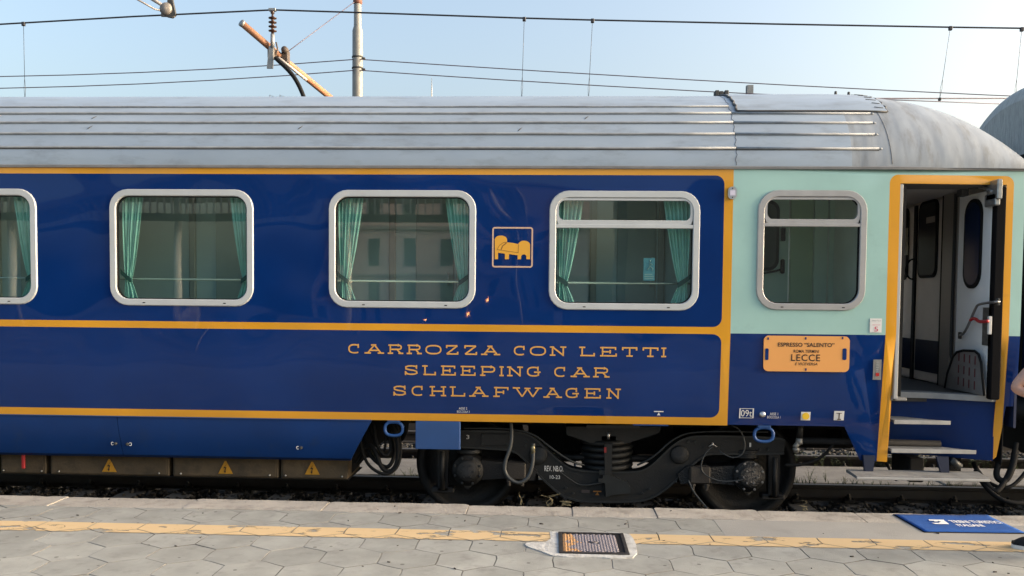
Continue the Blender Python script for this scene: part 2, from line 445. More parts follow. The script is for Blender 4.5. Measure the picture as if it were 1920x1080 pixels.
# rib on the far half of the roof, so that the roof is whole
for k in range(4):
    t = math.pi-R_(12+14*k); b = MB(); b.tube([roof_pt(XLEFT, t, 0.006), roof_pt(xend, t, 0.006)], 0.013, 6); b.build('roof_rib', RIB, car)
# cross seam with its cracked sealant
b = MB()
for k, (xx, rr_) in enumerate(((xsplit, 0.0022),)):
    pts = [Vector(roof_pt(xx+0.006*math.sin(i*2.1)+0.004*math.sin(i*5.3), R_(1+i*1.5), 0.0)) for i in range(50)]
    b.tube(pts, rr_, 5)
b.build('roof_seam', SEAL, car)
for px, py, l_ in ((176, 221, .05), (168, 240, .06), (566, 212, .04), (563, 240, .05), (975, 243, .04), (1100, 221, .02)):
    t = t_of(py); x_ = P(px, py, roof_pt(0, t)[1])[0]; b = MB(); p0 = Vector(roof_pt(x_-.02, t-.02, 0)); p1 = Vector(roof_pt(x_+.02, t+.03, 0)); b.tube([p0, p0.lerp(p1, .4), p1], [.001, .0055, .001], 6); b.build('roof_scuff', MATS['dark_sealant'], car)
# raised plate on the crown near the end + ragged dark sealant at its edges
tp = t_of(209.5)
xs_p = [P(1362, 190, 8.0)[0]+(P(1625, 190, 8.0)[0]-P(1362, 190, 8.0)[0])*i/14 for i in range(15)]
tps = [tp+(math.pi-2*tp)*i/16 for i in range(17)]
roof_patch('roof_plate', xs_p, tps, ROOF, 0.016)
b = MB()
b.tube([roof_pt(x, tp, 0.008) for x in xs_p], 0.008, 6)
for xe in (xs_p[0]-0.006, xs_p[-1]+0.006):
    b.tube([Vector(roof_pt(xe+0.012*math.sin(i*3.7), tp+(math.pi-2*tp)*i/40, 0.010)) for i in range(41)], 0.006 if xe > 2 else 0.009, 6)
for i in range(8):
    x_ = xs_p[-1]-0.02; t_ = tp+0.05+i*0.09
    b.tube([roof_pt(x_, t_, 0.018), roof_pt(x_-0.06-0.04*random.random(), t_+0.01, 0.018)], 0.003, 4)
b.build('plate_sealant', mat('grey_sealant', (0.10,0.10,0.098), 0.8), car)
b = MB()
for px in (1348, 1356, 1366):
    x_ = P(px, 187, 8.2)[0]; pt = Vector(roof_pt(x_, R_(78), 0.02)); b.box(pt.x-0.022, pt.x+0.018, pt.y-0.05, pt.y+0.04, pt.z-0.02, pt.z+0.03+0.008*(px % 3), 0.006)
for px in (1578, 1603):
    x_ = P(px, 187, 8.2)[0]; pt = Vector(roof_pt(x_, R_(80), 0.02)); b.lathe([(0.0, 0.05), (0.012, 0.045), (0.014, 0.015), (0.03, 0.01), (0.03, -0.02)][::-1], pt, 'z', 10)
pieces(b, 'roof_fitting', SEAL, car)
# wide weld seam where the end dome starts
b = MB(); xq = P(1660, 300, 7.4)[0]
b.tube([Vector(roof_pt(xq+0.16*0-0.09*(i/30), R_(2+i*2.9), 0.0)) for i in range(31)], 0.003, 5); b.build('dome_seam', mat('weld_seam', (0.2,0.205,0.21), 0.7, var=0.4, vscale=9), car)
# gutter
b = MB(); n_ = 60
pts = [(XLEFT+(XEND-XLEFT)*i/n_) for i in range(n_+1)]
prof = [(0.0, -0.010), (-0.016, -0.008), (-0.018, 0.010), (-0.004, 0.020), (0.012, 0.018)]
vs = [(x, side_y(x, 2.5)+a, ZTOP+0.004+c) for x in pts for a, c in prof]; m_ = len(prof)
b.add(vs, [(i*m_+j, i*m_+j+1, (i+1)*m_+j+1, (i+1)*m_+j) for i in range(n_) for j in range(m_-1)], False)
b.build('gutter', mat('gutter_grey', (0.22,0.225,0.23), 0.6, var=0.25, vscale=6), car)
# car end walls, floor, ceiling
b = MB(); b.box(XEND-0.02, XEND, 7.34, 9.98, 0.95, ZTOP); b.box(XLEFT, XLEFT+0.03, 7.27, 10.05, 0.95, ZTOP)
pieces(b, 'end_wall', mat('end_wall_dark_blue', (0.01,0.02,0.06), 0.6), car)
INT = mat('interior_laminate', (0.55, 0.68, 0.66), 0.5, var=0.08, vscale=2)
INTW = mat('vestibule_grey_laminate', (0.80, 0.76, 0.71), 0.45, var=0.12, vscale=3)
xpart = Xc(1640, 500)     # partition between toilet passage and vestibule
b = MB(); b.box(XLEFT+0.04, xpart, 7.30, 10.0, 1.13, zs_floor); b.box(xpart, XEND-0.03, 7.62, 9.95, 1.13, zs_floor-0.001)
b.build('floor', mat('floor_dark_lino', (0.035,0.036,0.037), 0.5, var=0.2, vscale=8), car)
b = MB(); b.box(XLEFT+0.04, XEND-0.03, 7.32, 10.0, 3.16, 3.19)
b.build('ceiling', mat('ceiling_white', (0.7,0.7,0.67), 0.6), car)
# chassis skirt behind the side, closes off the underside
DARKU = mat('underside_black', (0.010,0.010,0.011), 0.8, var=0.4, vscale=5)
b = MB(); b.box(XLEFT+0.05, XN, 7.42, 9.9, 0.96, 1.125); b.box(XN, XEND-0.04, 7.75, 9.9, 0.93, 1.12); b.build('underframe', DARKU, car)

# ---- inner walls seen through the windows
YWALL = 8.02
b = MB(); b.box(XLEFT+0.05, W4[0]-0.28, YWALL, YWALL+0.03, zs_floor, 3.15); b.build('corridor_wall', INT, car)
TRIM = mat('interior_trim_dark', (0.035,0.045,0.042), 0.4)
PLN = mat('interior_grey_post', (0.36,0.38,0.34), 0.45, var=0.1, vscale=5)
for i, xx in enumerate([x + o_ for x in WC[:5] for o_ in (-0.22, 0.41)]):
    b = MB(); b.box(xx-0.03, xx+0.03, YWALL-0.04, YWALL-0.001, zs_floor, 3.1, 0.008); b.build('wall_post', PLN, car)
dk = mat('compartment_door', (0.36,0.44,0.41), 0.4, var=0.12, vscale=3)
for i, x in enumerate(WC[:5]):
    b = MB(); b.box(x+0.0, x+0.36, YWALL-0.02, YWALL-0.001, zs_floor, 2.98, 0.006)
    d_ = b.build('compartment_door', dk, car)
    b = MB(); b.tube([(x+0.31, YWALL-0.05, 2.12), (x+0.31, YWALL-0.05, 2.24)], 0.008, 6); b.build('door_pull', STEEL, d_)
zh = P(1170, 531, 7.45)[1]
b = MB(); b.tube([(XLEFT+0.1, 7.42, zh), (W4[0]-0.3, 7.42, zh)], 0.009, 8); b.build('window_handrail', dk, car)
b = MB(); b.box(XLEFT+0.05, W4[0]-0.28, 7.29, 7.31, zs_floor, ZW0-0.03); b.build('inner_side_panel', dk, car)
# wall between the last compartment window and the passage
b = MB(); b.box(W4[0]-0.26, W4[0]-0.23, 7.29, 9.98, zs_floor, 3.15); b.build('partition', INT, car)
b = MB(); b.box(xpart-0.03, xpart, 7.29, 9.98, zs_floor, 3.15); b.build('partition', INTW, car)
# passage behind the end window: wall with door panel, rounded door window at the left
yb = 8.25
PAN = mat('passage_panel_green_grey', (0.52,0.62,0.42), 0.4, var=0.1, vscale=2)
PAN2 = mat('passage_panel_pale', (0.64,0.74,0.64), 0.4, var=0.06, vscale=2)
def xb(px): return P(px, 480, yb)[0]
b = MB(); b.box(xb(1400), xb(1478), yb, yb+0.04, zs_floor, 3.14); b.build('passage_door', PAN2, car)
b = MB(); b.box(xb(1481), xb(1523), yb-0.02, yb+0.02, zs_floor, 3.14, 0.004); b.build('passage_panel', PAN, car)
b = MB(); b.box(xb(1524), xb(1549), yb-0.04, yb+0.0, zs_floor, 3.14, 0.004); b.build('passage_panel', PAN2, car)
b = MB(); b.box(xb(1551), xb(1578), yb-0.06, yb-0.02, zs_floor, 3.14, 0.006); b.build('passage_panel', PAN2, car)
b = MB(); b.box(xb(1580), xb(1640), yb-0.25, yb-0.2, zs_floor, 3.14, 0.006); b.build('passage_panel', mat('passage_panel_slate', (0.14,0.16,0.18), 0.5), car)
b = MB(); x0_, x1_ = xb(1412), xb(1459)
b.prism(rrect(x0_-0.2, x1_, P(1450, 508, yb)[1], P(1450, 376, yb)[1], 0.10), yb-0.03, yb-0.001)
o = b.build('door_window_seal', RUB, car)
b = MB(); b.prism(rrect(x0_-0.17, x1_-0.03, P(1450, 502, yb)[1], P(1450, 382, yb)[1], 0.08), yb-0.036, yb-0.031); b.build('door_pane', mat('dark_inner_glass', (0.07,0.075,0.07), 0.1), o)
b = MB(); b.box(xb(1463), xb(1471), yb-0.03, yb-0.002, P(1460, 452, yb)[1], P(1460, 427, yb)[1], 0.006); b.box(xb(1463), xb(1471), yb-0.03, yb-0.002, P(1460, 513, yb)[1], P(1460, 486, yb)[1], 0.01)
b.tube(smoothpath([(xb(1466), yb-0.06, P(1460, 503, yb)[1]), (xb(1455), yb-0.07, P(1460, 508, yb)[1]), (xb(1430), yb-0.07, P(1460, 513, yb)[1])]), 0.010, 6)
b.build('door_lock', RUB, car)

# ---- windows
g = bpy.data.materials.new('tinted_window_glass'); g.use_nodes = True; n = g.node_tree.nodes; l = g.node_tree.links
n.remove(n['Principled BSDF']); tr = n.new('ShaderNodeBsdfTransparent'); tr.inputs[0].default_value = (0.76, 0.90, 0.88, 1)
gl = n.new('ShaderNodeBsdfGlossy'); gl.inputs['Roughness'].default_value = 0.015; gl.inputs['Color'].default_value = (0.95,0.98,1,1)
fr = n.new('ShaderNodeFresnel'); fr.inputs['IOR'].default_value = 1.65
gb = n.new('ShaderNodeBump'); gb.inputs['Strength'].default_value = 0.25; gb.inputs['Distance'].default_value = 0.004
gt = n.new('ShaderNodeTexNoise'); gt.inputs['Scale'].default_value = 1.3; gt.inputs['Detail'].default_value = 1
gg = n.new('ShaderNodeNewGeometry'); l.new(gg.outputs['Position'], gt.inputs['Vector']); l.new(gt.outputs[0], gb.inputs['Height']); l.new(gb.outputs[0], gl.inputs['Normal'])
mxs = n.new('ShaderNodeMixShader'); l.new(fr.outputs[0], mxs.inputs[0])
bm = n.new('ShaderNodeMix'); bm.data_type = 'FLOAT'; l.new(gg.outputs['Backfacing'], bm.inputs['Factor']); bm.inputs['A'].default_value = 2.2; bm.inputs['B'].default_value = 1/2.2; l.new(bm.outputs['Result'], fr.inputs['IOR']); l.new(tr.outputs[0], mxs.inputs[1]); l.new(gl.outputs[0], mxs.inputs[2])
l.new(mxs.outputs[0], n['Material Output'].inputs[0]); GLASS = g
CURT = mat('teal_curtain', (0.40, 0.72, 0.64), 0.85, var=0.12, vscale=10)
TIE = mat('dark_teal_tie', (0.015, 0.075, 0.07), 0.8)
def ring(mb, specs):
    """specs: (x0,x1,z0,z1,r,y) successive rounded rectangles joined by faces"""
    ls = [[(x, y, z) for x, z in rrect(x0, x1, z0, z1, r)] for x0, x1, z0, z1, r, y in specs]; n_ = len(ls[0])
    vs = [p for l_ in ls for p in l_]
    mb.add(vs, [(k*n_+i, (k+1)*n_+i, (k+1)*n_+(i+1) % n_, k*n_+(i+1) % n_) for k in range(len(ls)-1) for i in range(n_)], False)
def win_frame(x0, x1, z0, z1, y, bw, bwb, m, hopper=None, r=0.16):
    b = MB()
    ring(b, [(x0, x1, z0, z1, r, y+0.01), (x0, x1, z0, z1, r, y-0.004), (x0+.007, x1-.007, z0+.007, z1-.007, r-.007, y-0.014), (x0+bw-.006, x1-bw+.006, z0+bwb-.006, z1-bw+.006, r-bw+.012, y-0.014),
             (x0+bw, x1-bw, z0+bwb, z1-bw, r-bw+.006, y-0.008), (x0+bw, x1-bw, z0+bwb, z1-bw, r-bw+.006, y+0.04)])
    fo = b.build('window', m, car)
    b = MB(); 
    ring(b, [(x0+bw-.001, x1-bw+.001, z0+bwb-.001, z1-bw+.001, r-bw+.006, y+0.006), (x0+bw+.008, x1-bw-.008, z0+bwb+.008, z1-bw-.008, r-bw, y+0.006), (x0+bw+.008, x1-bw-.008, z0+bwb+.008, z1-bw-.008, r-bw, y+0.03)])
    b.build('window_seal', RUB, fo)
    b = MB()
    pts = rrect(x0+bw-.0, x1-bw+.0, z0+bwb-.0, z1-bw+.0, r-bw+.006); b.add([(px_, y+0.02, pz_) for px_, pz_ in pts], [tuple(range(len(pts)))], False)
    b.build('pane', GLASS, fo)
    b = MB()
    for fx in (0.24, 0.80):
        xx = x0+(x1-x0)*fx; b.box(xx-.011, xx+.011, y-.0155, y-.008, z0+0.022, z0+0.030)
    pieces(b, 'drain_slot', RUB, fo)
    if hopper:
        za, zb_ = hopper
        b = MB(); b.box(x0+bw-.003, x1-bw+.003, y-0.012, y+0.028, za, za+(zb_-za)*0.45, 0.003); b.box(x0+bw+.012, x1-bw-.012, y-0.006, y+0.026, za+(zb_-za)*0.45+0.003, zb_, 0.003)
        ring(b, [(x0+bw+.004, x1-bw-.004, za+0.01, z1-bw-.004, .07, y+.01), (x0+bw+.004, x1-bw-.004, za+0.01, z1-bw-.004, .07, y-.007), (x0+bw+.022, x1-bw-.022, zb_-.005, z1-bw-.022, .055, y-.007), (x0+bw+.022, x1-bw-.022, zb_-.005, z1-bw-.022, .055, y+.022)])
        b.build('top_light', m, fo)
    return fo
def curtain(mb, x0, side, zt, zb_, y, wide=0.225, seed=0.0):
    """hangs from the top outer corner, pinched at the tie, spreads again; side +1: attached at left edge"""
    nU, nV = 40, 34; vs = []
    ztie = zt-(zt-zb_)*0.78
    for j in range(nV+1):
        v = j/nV; z = zt-(zt-zb_)*v
        d = (z-ztie)
        if d >= 0: k = d/(zt-ztie); inner = wide*(0.40+0.60*k**0.75); outr = wide*0.12*(1-k)**1.2
        else: k = -d/(ztie-zb_); inner = wide*(0.40+0.38*k**0.8); outr = wide*0.12*(1-k*0.7)
        for i in range(nU+1):
            u = i/nU; xx = outr+(inner-outr)*u
            amp = 0.016*(0.35+min(1, abs(d)*3))
            vs.append((x0+side*xx, y+amp*math.sin(u*6.5*2*math.pi+seed+0.8*math.sin(v*3))+0.007*math.sin(u*17+v*5+seed), z))
    fs = [(j*(nU+1)+i, (j+1)*(nU+1)+i, (j+1)*(nU+1)+i+1, j*(nU+1)+i+1) for j in range(nV) for i in range(nU)]
    mb.add(vs, fs, True); return ztie
def curtain_pair(fo, xl, xr_, zt, zb_, y, seed, wide):
    for side, x0 in ((1, xl), (-1, xr_)):
        b = MB(); zt_ = curtain(b, x0, side, zt, zb_, y, wide, seed+side); c = b.build('curtain', CURT, fo)
        b = MB(); n_ = 8
        vs = []
        for i in range(n_+1):
            u = i/n_; xx = x0+side*(wide*0.46*u-0.0); zz = zt_+0.085-0.085*u**0.8
            vs += [(xx, y-0.03, zz+0.022), (xx, y-0.032, zz-0.022)]
        b.add(vs, [(2*i, 2*i+1, 2*i+3, 2*i+2) for i in range(n_)], True); b.build('curtain_tie', TIE, fo)
ybk = 7.36
zhop = (Zc(1170, 428), Zc(1170, 413))
for i, x in enumerate(WC):
    fo = win_frame(x-WWd/2, x+WWd/2, ZW0, ZW1, YS0, 0.058, 0.058, FRAMEW, zhop if i == 2 else None)
    curtain_pair(fo, x-WWd/2+0.05, x+WWd/2-0.05, ZW1-0.02, ZW0+0.0, ybk, i*1.7, (0.205, 0.23, 0.25, 0.24, 0.22, 0.21)[i])
y4 = (side_y(W4[0], 2.4)+side_y(W4[1], 2.4))/2
win_frame(W4[0], W4[1], W4[2], W4[3], y4-0.002, 0.057, 0.057, FRAMEA, (Zc(1520, 425), Zc(1520, 411)), r=0.17)
# emergency sticker inside the third window
b = MB(); x0_, z0_ = P(1206, 526, 7.31); x1_, z1_ = P(1228, 484, 7.31)
st = mat('faded_sticker_cyan', (0.10,0.30,0.38), 0.6); st2 = mat('sticker_pale', (0.35,0.5,0.5), 0.6)
b.box(x0_, x1_, 7.305, 7.307, z0_, z1_); b.cur = 1
b.box(x0_+.01, x1_-.01, 7.303, 7.3045, z0_+.012, z0_+.02); b.box(x0_+.01, x1_-.01, 7.303, 7.3045, z0_+.03, z0_+.038); b.box(x0_+.01, x1_-.02, 7.303, 7.3045, z0_+.048, z0_+.056)
b.tube([(x0_+.03, 7.302, z0_+.09), (x0_+.055, 7.302, z0_+.12), (x0_+.05, 7.302, z0_+.15), (x0_+.075, 7.302, z0_+.135)], 0.004, 4); b.tube([(x0_+.055, 7.302, z0_+.12), (x0_+.08, 7.302, z0_+.10), (x0_+.075, 7.302, z0_+.085)], 0.004, 4)
b.lathe([(0.0, -.002), (.009, 0), (0, .002)], (x0_+.055, 7.302, z0_+.166), 'y', 8)
b.build('exit_sticker', [st, st2], car)
# ================================================================== LETTERING ON THE CAR
def sy(x, z, off=0.003): return (x, side_y(x, z)-off, z)
def arc(cx, cy, rx, ry, a0, a1, n=10, p=0.8):
    out = []
    for i in range(n+1):
        a = R_(a0+(a1-a0)*i/n); c, s_ = math.cos(a), math.sin(a)
        out.append((cx+rx*math.copysign(abs(c)**p, c), cy+ry*math.copysign(abs(s_)**p, s_)))
    return out
def serif_v(x): return [[(x-.13, 0), (x+.13, 0)], [(x-.13, 1), (x+.13, 1)]]
GL = {
 'C': [arc(.52, .5, .48, .5, 52, 308, 18), [(.84, .70), (.84, 1.0)]],
 'G': [arc(.52, .5, .48, .5, 52, 318, 18), [(.84, .70), (.84, 1.0)], [(.60, .44), (.98, .44)], [(.88, .44), (.88, .12)]],
 'O': [arc(.5, .5, .5, .5, 0, 360, 26)],
 'A': [[(.13, 0), (.5, 1)], [(.5, 1), (.87, 0)], [(.26, .33), (.74, .33)], [(0, 0), (.27, 0)], [(.73, 0), (1, 0)], [(.36, 1), (.56, 1)]],
 'R': [[(.13, 0), (.13, 1)], [(0, 0), (.27, 0)], [(0, 1), (.66, 1)]+arc(.66, .74, .24, .26, 90, -90, 8)+[(.13, .48)], [(.60, .48), (.86, 0)], [(.76, 0), (1, 0)]],
 'P': [[(.13, 0), (.13, 1)], [(0, 0), (.27, 0)], [(0, 1), (.70, 1)]+arc(.70, .70, .28, .30, 90, -90, 8)+[(.13, .40)]],
 'Z': [[(.05, .72), (.05, 1), (.92, 1)], [(.92, 1), (.06, 0)], [(.06, 0), (.96, 0), (.96, .28)]],
 'N': [[(.13, 0), (.13, 1)], [(.13, 1), (.85, 0)], [(.85, 0), (.85, 1)], [(0, 0), (.27, 0)], [(0, 1), (.18, 1)], [(.71, 1), (1, 1)]],
 'L': [[(.15, 1), (.15, 0)], [(0, 1), (.30, 1)], [(.02, 0), (.96, 0), (.96, .33)]],
 'E': [[(.15, 1), (.15, 0)], [(0, 1), (.92, 1), (.92, .72)], [(0, 0), (.96, 0), (.96, .30)], [(.15, .5), (.60, .5)], [(.60, .38), (.60, .62)]],
 'F': [[(.15, 1), (.15, 0)], [(0, 1), (.96, 1), (.96, .72)], [(0, 0), (.34, 0)], [(.15, .48), (.66, .48)], [(.66, .36), (.66, .60)]],
 'T': [[(.5, 0), (.5, 1)], [(.03, .70), (.03, 1), (.97, 1), (.97, .70)], [(.34, 0), (.66, 0)]],
 'I': [[(.5, 0), (.5, 1)], [(0, 0), (1, 0)], [(0, 1), (1, 1)]],
 'S': [[(.92, .76), (.80, .95), (.55, 1), (.28, .98), (.08, .86), (.10, .64), (.32, .55), (.68, .47), (.90, .36), (.93, .14), (.72, .02), (.42, 0), (.20, .05), (.07, .24)], [(.90, .72), (.90, 1)], [(.06, 0), (.06, .28)]],
 'H': [[(.12, 0), (.12, 1)], [(.88, 0), (.88, 1)], [(.12, .5), (.88, .5)], [(0, 0), (.25, 0)], [(0, 1), (.25, 1)], [(.75, 0), (1, 0)], [(.75, 1), (1, 1)]],
 'W': [[(.09, 1), (.31, 0)], [(.31, 0), (.50, .92)], [(.50, .92), (.70, 0)], [(.70, 0), (.91, 1)], [(0, 1), (.20, 1)], [(.80, 1), (1, 1)], [(.42, .96), (.58, .96)]],
}
def ribbon(mb, pts, w, f):
    n_ = len(pts); L = []; Rr = []
    V = [Vector(p) for p in pts]
    closed = (V[0]-V[-1]).length < 1e-4
    for i in range(n_):
        a = V[i-1] if i > 0 else (V[-2] if closed else None); c = V[i+1] if i < n_-1 else (V[1] if closed else None)
        d1 = (V[i]-a).normalized() if a is not None else None; d2 = (c-V[i]).normalized() if c is not None else None
        if d1 is None: t = d2; k = 1
        elif d2 is None: t = d1; k = 1
        else: t = (d1+d2).normalized(); k = 1/max(0.45, t.dot(d1))
        nn = Vector((-t.y, t.x))*w/2*k; L.append(V[i]+nn); Rr.append(V[i]-nn)
    vs = [f(*p) for p in L]+[f(*p) for p in Rr]
    mb.add(vs, [(n_+i, n_+i+1, i+1, i) for i in range(n_-1)], False)
LINES = [
 ('CARROZZACONLETTI', [(65,135),(157,262),(283,367),(387,468),(488,575),(597,670),(697,772),(792,895),(968,1038),(1058,1145),(1167,1255),(1327,1415),(1437,1535),(1558,1645),(1670,1760),(1775,1800)], (78,127)),
 ('SLEEPINGCAR', [(372,450),(472,548),(570,657),(677,765),(787,870),(893,915),(935,1020),(1040,1117),(1190,1260),(1282,1385),(1405,1493)], (192,243)),
 ('SCHLAFWAGEN', [(308,385),(410,482),(512,600),(622,708),(728,832),(860,945),(967,1125),(1135,1235),(1253,1328),(1355,1452),(1480,1557)], (305,357)),
]
for word, ext, (ya, yb_) in LINES:
    s_ = 660/1920
    xm = 630+sum(ext[len(ext)//2])/2*s_
    ztop_ = Zc(xm, 620+(ya+(6 if ya < 100 else 3))*s_+1.0); zbot_ = Zc(xm, 620+(yb_+(6 if ya < 100 else 3))*s_-0.6)
    for ch, (a, c) in zip(word, ext):
        b = MB(); xa = Xc(630+a*s_+1.2, 660); xb_ = Xc(630+c*s_-1.2, 660)
        for si, st_ in enumerate(GL[ch]):
            off = 0.0022+0.0005*si
            pts = [(xa+(xb_-xa)*u, zbot_+(ztop_-zbot_)*v) for u, v in st_]
            # densify is not needed: flat here
            if len(pts) == 2:     # square ends
                d = (Vector(pts[1])-Vector(pts[0])).normalized()*0.0068
                pts = [tuple(Vector(pts[0])-d), tuple(Vector(pts[1])+d)] if abs(d.x) < 1e-6 or abs(d.y) < 1e-6 else pts
            ribbon(b, pts, 0.0122, lambda x, z, o_=off: (x, side_y(x, z)-o_, z))
        b.build('letter', GOLD, car)
def side_text(body, px0, px1, py0, py1, m, name='lettering', parent=car, off=0.0035, Y=None, mb=None, **k):
    own = mb is None; mb = mb or MB()
    x0, z1 = PS(px0, py0) if Y is None else P(px0, py0, Y); x1, z0 = PS(px1, py1) if Y is None else P(px1, py1, Y)
    add_text(mb, body, lambda u, v: ((x0+(x1-x0)*u), (side_y(x0+(x1-x0)*u, z0+(z1-z0)*v)-off) if Y is None else Y-off, z0+(z1-z0)*v), **k)
    if own: return mb.build(name, m, parent)
side_text('ASSE 2', 860.5, 876, 763.5, 768, WHITE); side_text('BOCCOLA 3', 857, 880.5, 769.5, 774, WHITE)
side_text('ASSE 1', 1443.5, 1458.5, 773.5, 778.5, WHITE); side_text('BOCCOLA 1', 1438.5, 1463, 779.5, 784.5, WHITE)
side_text('09t', 1389.5, 1409.5, 768.5, 781, WHITE)
def side_prism(mb, poly, off, th=0.002, inner=0):      # poly in photo pixels on the side
    pp = [PS(a, c) for a, c in poly]; k = len(mb.v); mb.prism(pp, -off, -off+th)
    for i in range(k, len(mb.v)): v = mb.v[i]; mb.v[i] = (v[0], v[1]+side_y(v[0], v[2]), v[2])
def side_rect(mb, x0, x1, y0, y1, off, th=0.002):
    a, c = PS(x0, y0); d, e = PS(x1, y1); k = len(mb.v); mb.box(a, d, -off-th, -off, e, c)
    for i in range(k, len(mb.v)): v = mb.v[i]; mb.v[i] = (v[0], v[1]+side_y(v[0], v[2]), v[2])
b = MB()
for q in ((1386.5, 1387.7, 765.5, 784), (1411.3, 1412.5, 765.5, 784), (1387.7, 1411.3, 765.5, 766.7), (1387.7, 1411.3, 782.8, 784)): side_rect(b, *q, 0.003)
b.build('number_box', WHITE, car)
b = MB(); side_rect(b, 1226, 1244, 770.5, 772.5, 0.003); side_prism(b, [(1235, 773.2), (1238, 778.5), (1232, 778.5)], 0.005); b.build('jacking_mark', WHITE, car)
# bed pictogram (photo pixels: 900 + u/9, 400 + v/9)
def bp(pts): return [(900+u/9, 400+v/9) for u, v in pts]
b = MB()
x0, z1 = PS(900+208/9, 400+230/9); x1, z0 = PS(900+890/9, 400+918/9)
ro = rrect(x0, x1, z0, z1, 0.022, 4); ri = rrect(x0+.013, x1-.013, z0+.013, z1-.013, 0.011, 4); n_ = len(ro)
b.add([sy(x, z) for x, z in ro]+[sy(x, z) for x, z in ri], [(i, n_+i, n_+(i+1) % n_, (i+1) % n_) for i in range(n_)], False)
pic = b.build('bed_sign_border', mat('border_peach', (0.62,0.42,0.30), 0.5), car)
b = MB()
head = [(250,775),(250,440)]+[(353-103*math.cos(R_(a)), 440-65*math.sin(R_(a))) for a in range(10, 180, 14)]+[(457,440),(457,490),(560,500),(648,520)]
foot = [(745-100*math.cos(R_(a)), 530-68*math.sin(R_(a))) for a in range(10, 180, 14)]+[(845,530),(845,775),(783,775)]+[(740+45*math.cos(R_(a)), 735-42*math.sin(R_(a))) for a in range(0, 181, 20)]+[(692,775),(635,775),(635,708),(488,688),(488,775),(420,775),(420,680),(305,665),(305,775)]
side_prism(b, bp(head+foot), 0.004)
b.build('bed_sign', mat('bed_sign_yellow', (0.75,0.38,0.04), 0.45), car)
b = MB()
for pl in ([(290,612),(330,540),(400,492),(448,490)], [(355,618),(385,550),(455,492)], [(290,612),(645,665),(652,525)]):
    pp = [PS(*q) for q in bp(pl)]; ribbon(b, pp, 0.0035 if len(pl) != 3 or pl[0][0] != 355 else 0.007, lambda x, z: sy(x, z, 0.0052))
b.build('bed_sign_line', mat('sign_brown_line', (0.22,0.10,0.02), 0.6), car)
# destination board
b = MB(); x0, z1 = PS(1431.5, 629); x1, z0 = PS(1590.5, 697.5); Yb = side_y(x1, 1.6)-0.012
slots = []
out_ = rrect(x0, x1, z0, z1, 0.042, 6)
b.prism(out_, Yb-0.006, Yb+0.004)
brd = b.build('destination_board', mat('board_orange', (0.78,0.36,0.10), 0.5, var=0.05, vscale=3), car)
b = MB()
for sx_, sx2 in ((1434.5, 1440.5), (1579.5, 1586.5)):
    a, c = P(sx_, 653, Yb); d, e = P(sx2, 675, Yb); b.prism(rrect(a, d, e, c, 0.012, 4), Yb-0.0085, Yb-0.0065)
for qx, qy in ((1440, 633), (1510.5, 632.5), (1579.5, 632), (1510.5, 691)):
    a, c = P(qx-1.2, qy-0.5, Yb); d, e = P(qx+1.2, qy+4, Yb); b.box(a, d, Yb-0.0085, Yb-0.0065, e, c)
pieces(b, 'board_slot', BLUE, brd)
INK = mat('board_black_ink', (0.02,0.012,0.008), 0.6)
b = MB()
for txt, q, k in (('ESPRESSO \u201cSALENTO\u201d', (1458.5, 1564.5, 642, 651), {'bold': .02}), ('ROMA TERMINI', (1488, 1535.5, 655.5, 661.8), {'bold': .012}), ('LECCE', (1483.5, 1537.5, 664, 677.5), {'spacing': 1.15, 'bold': .012}), ('E VICEVERSA', (1490.5, 1532.5, 679.5, 685.2), {'shear': 0.25, 'bold': .012})):
    side_text(txt, *q, INK, Y=Yb-0.0065, off=0.0015, mb=b, **k)
b.build('board_lettering', INK, brd)
# white coach-number sticker
PLW = mat('sticker_white', (0.72,0.72,0.70), 0.5); CRIM = mat('sticker_crimson', (0.50,0.02,0.10), 0.5); GRY = mat('sticker_grey', (0.25,0.27,0.27), 0.6)
b = MB(); side_rect(b, 1631, 1652.5, 597, 623.5, 0.003); s1 = b.build('coach_number_sticker', PLW, car)
side_text('5', 1638.5, 1645.5, 612.5, 621.5, CRIM, parent=s1, off=0.010); side_text('CARROZZA COACH', 1635, 1649.5, 608, 610, CRIM, parent=s1, off=0.010)
side_text('TRENITALIA', 1634, 1650.5, 600, 602.5, GRY, parent=s1, off=0.010, shear=0.3)
b = MB(); side_rect(b, 1637, 1651, 674, 712, 0.004, 0.006); s2 = b.build('door_button_plate', STEEL, car)
b = MB(); side_rect(b, 1641, 1647, 699, 705, 0.012, 0.005); b.build('door_button', mat('button_red', (0.45,0.02,0.02), 0.4), s2)
b = MB()
for k in range(4): side_rect(b, 1641.5, 1646.5, 680.5+k*4.5, 683+k*4.5, 0.012, 0.002)
b.build('plate_marking', GRY, s2)
b = MB(); side_rect(b, 1502, 1518.5, 772, 788, 0.003); s3 = b.build('yellow_dot_sticker', PLW, car)
b = MB(); xx, zz = PS(1510.2, 780); b.lathe([(0, -.0015), (0.030, -.001), (0.030, .001)], (xx, side_y(xx, zz)-0.009, zz), 'y', 20, False); b.build('yellow_dot', mat('sticker_yellow', (0.75,0.48,0.02), 0.5), s3)
b = MB(); side_rect(b, 1564, 1581.5, 770.5, 788, 0.003); s4 = b.build('jack_sticker', PLW, car)
b = MB(); side_rect(b, 1572.0, 1573.3, 775, 785, 0.009, .001); side_rect(b, 1567.5, 1577.5, 774, 775.2, 0.009, .001); side_rect(b, 1569.5, 1576, 785, 787, 0.009, .001); b.build('sticker_print', INK, s4)
b = MB(); xx, zz = PS(1429.5, 777); b.lathe([(0.0, -.016), (0.016, -.015), (0.026, -.008), (0.028, 0)], (xx, side_y(xx, zz), zz), 'y', 18); b.build('round_cap', STEEL, car)
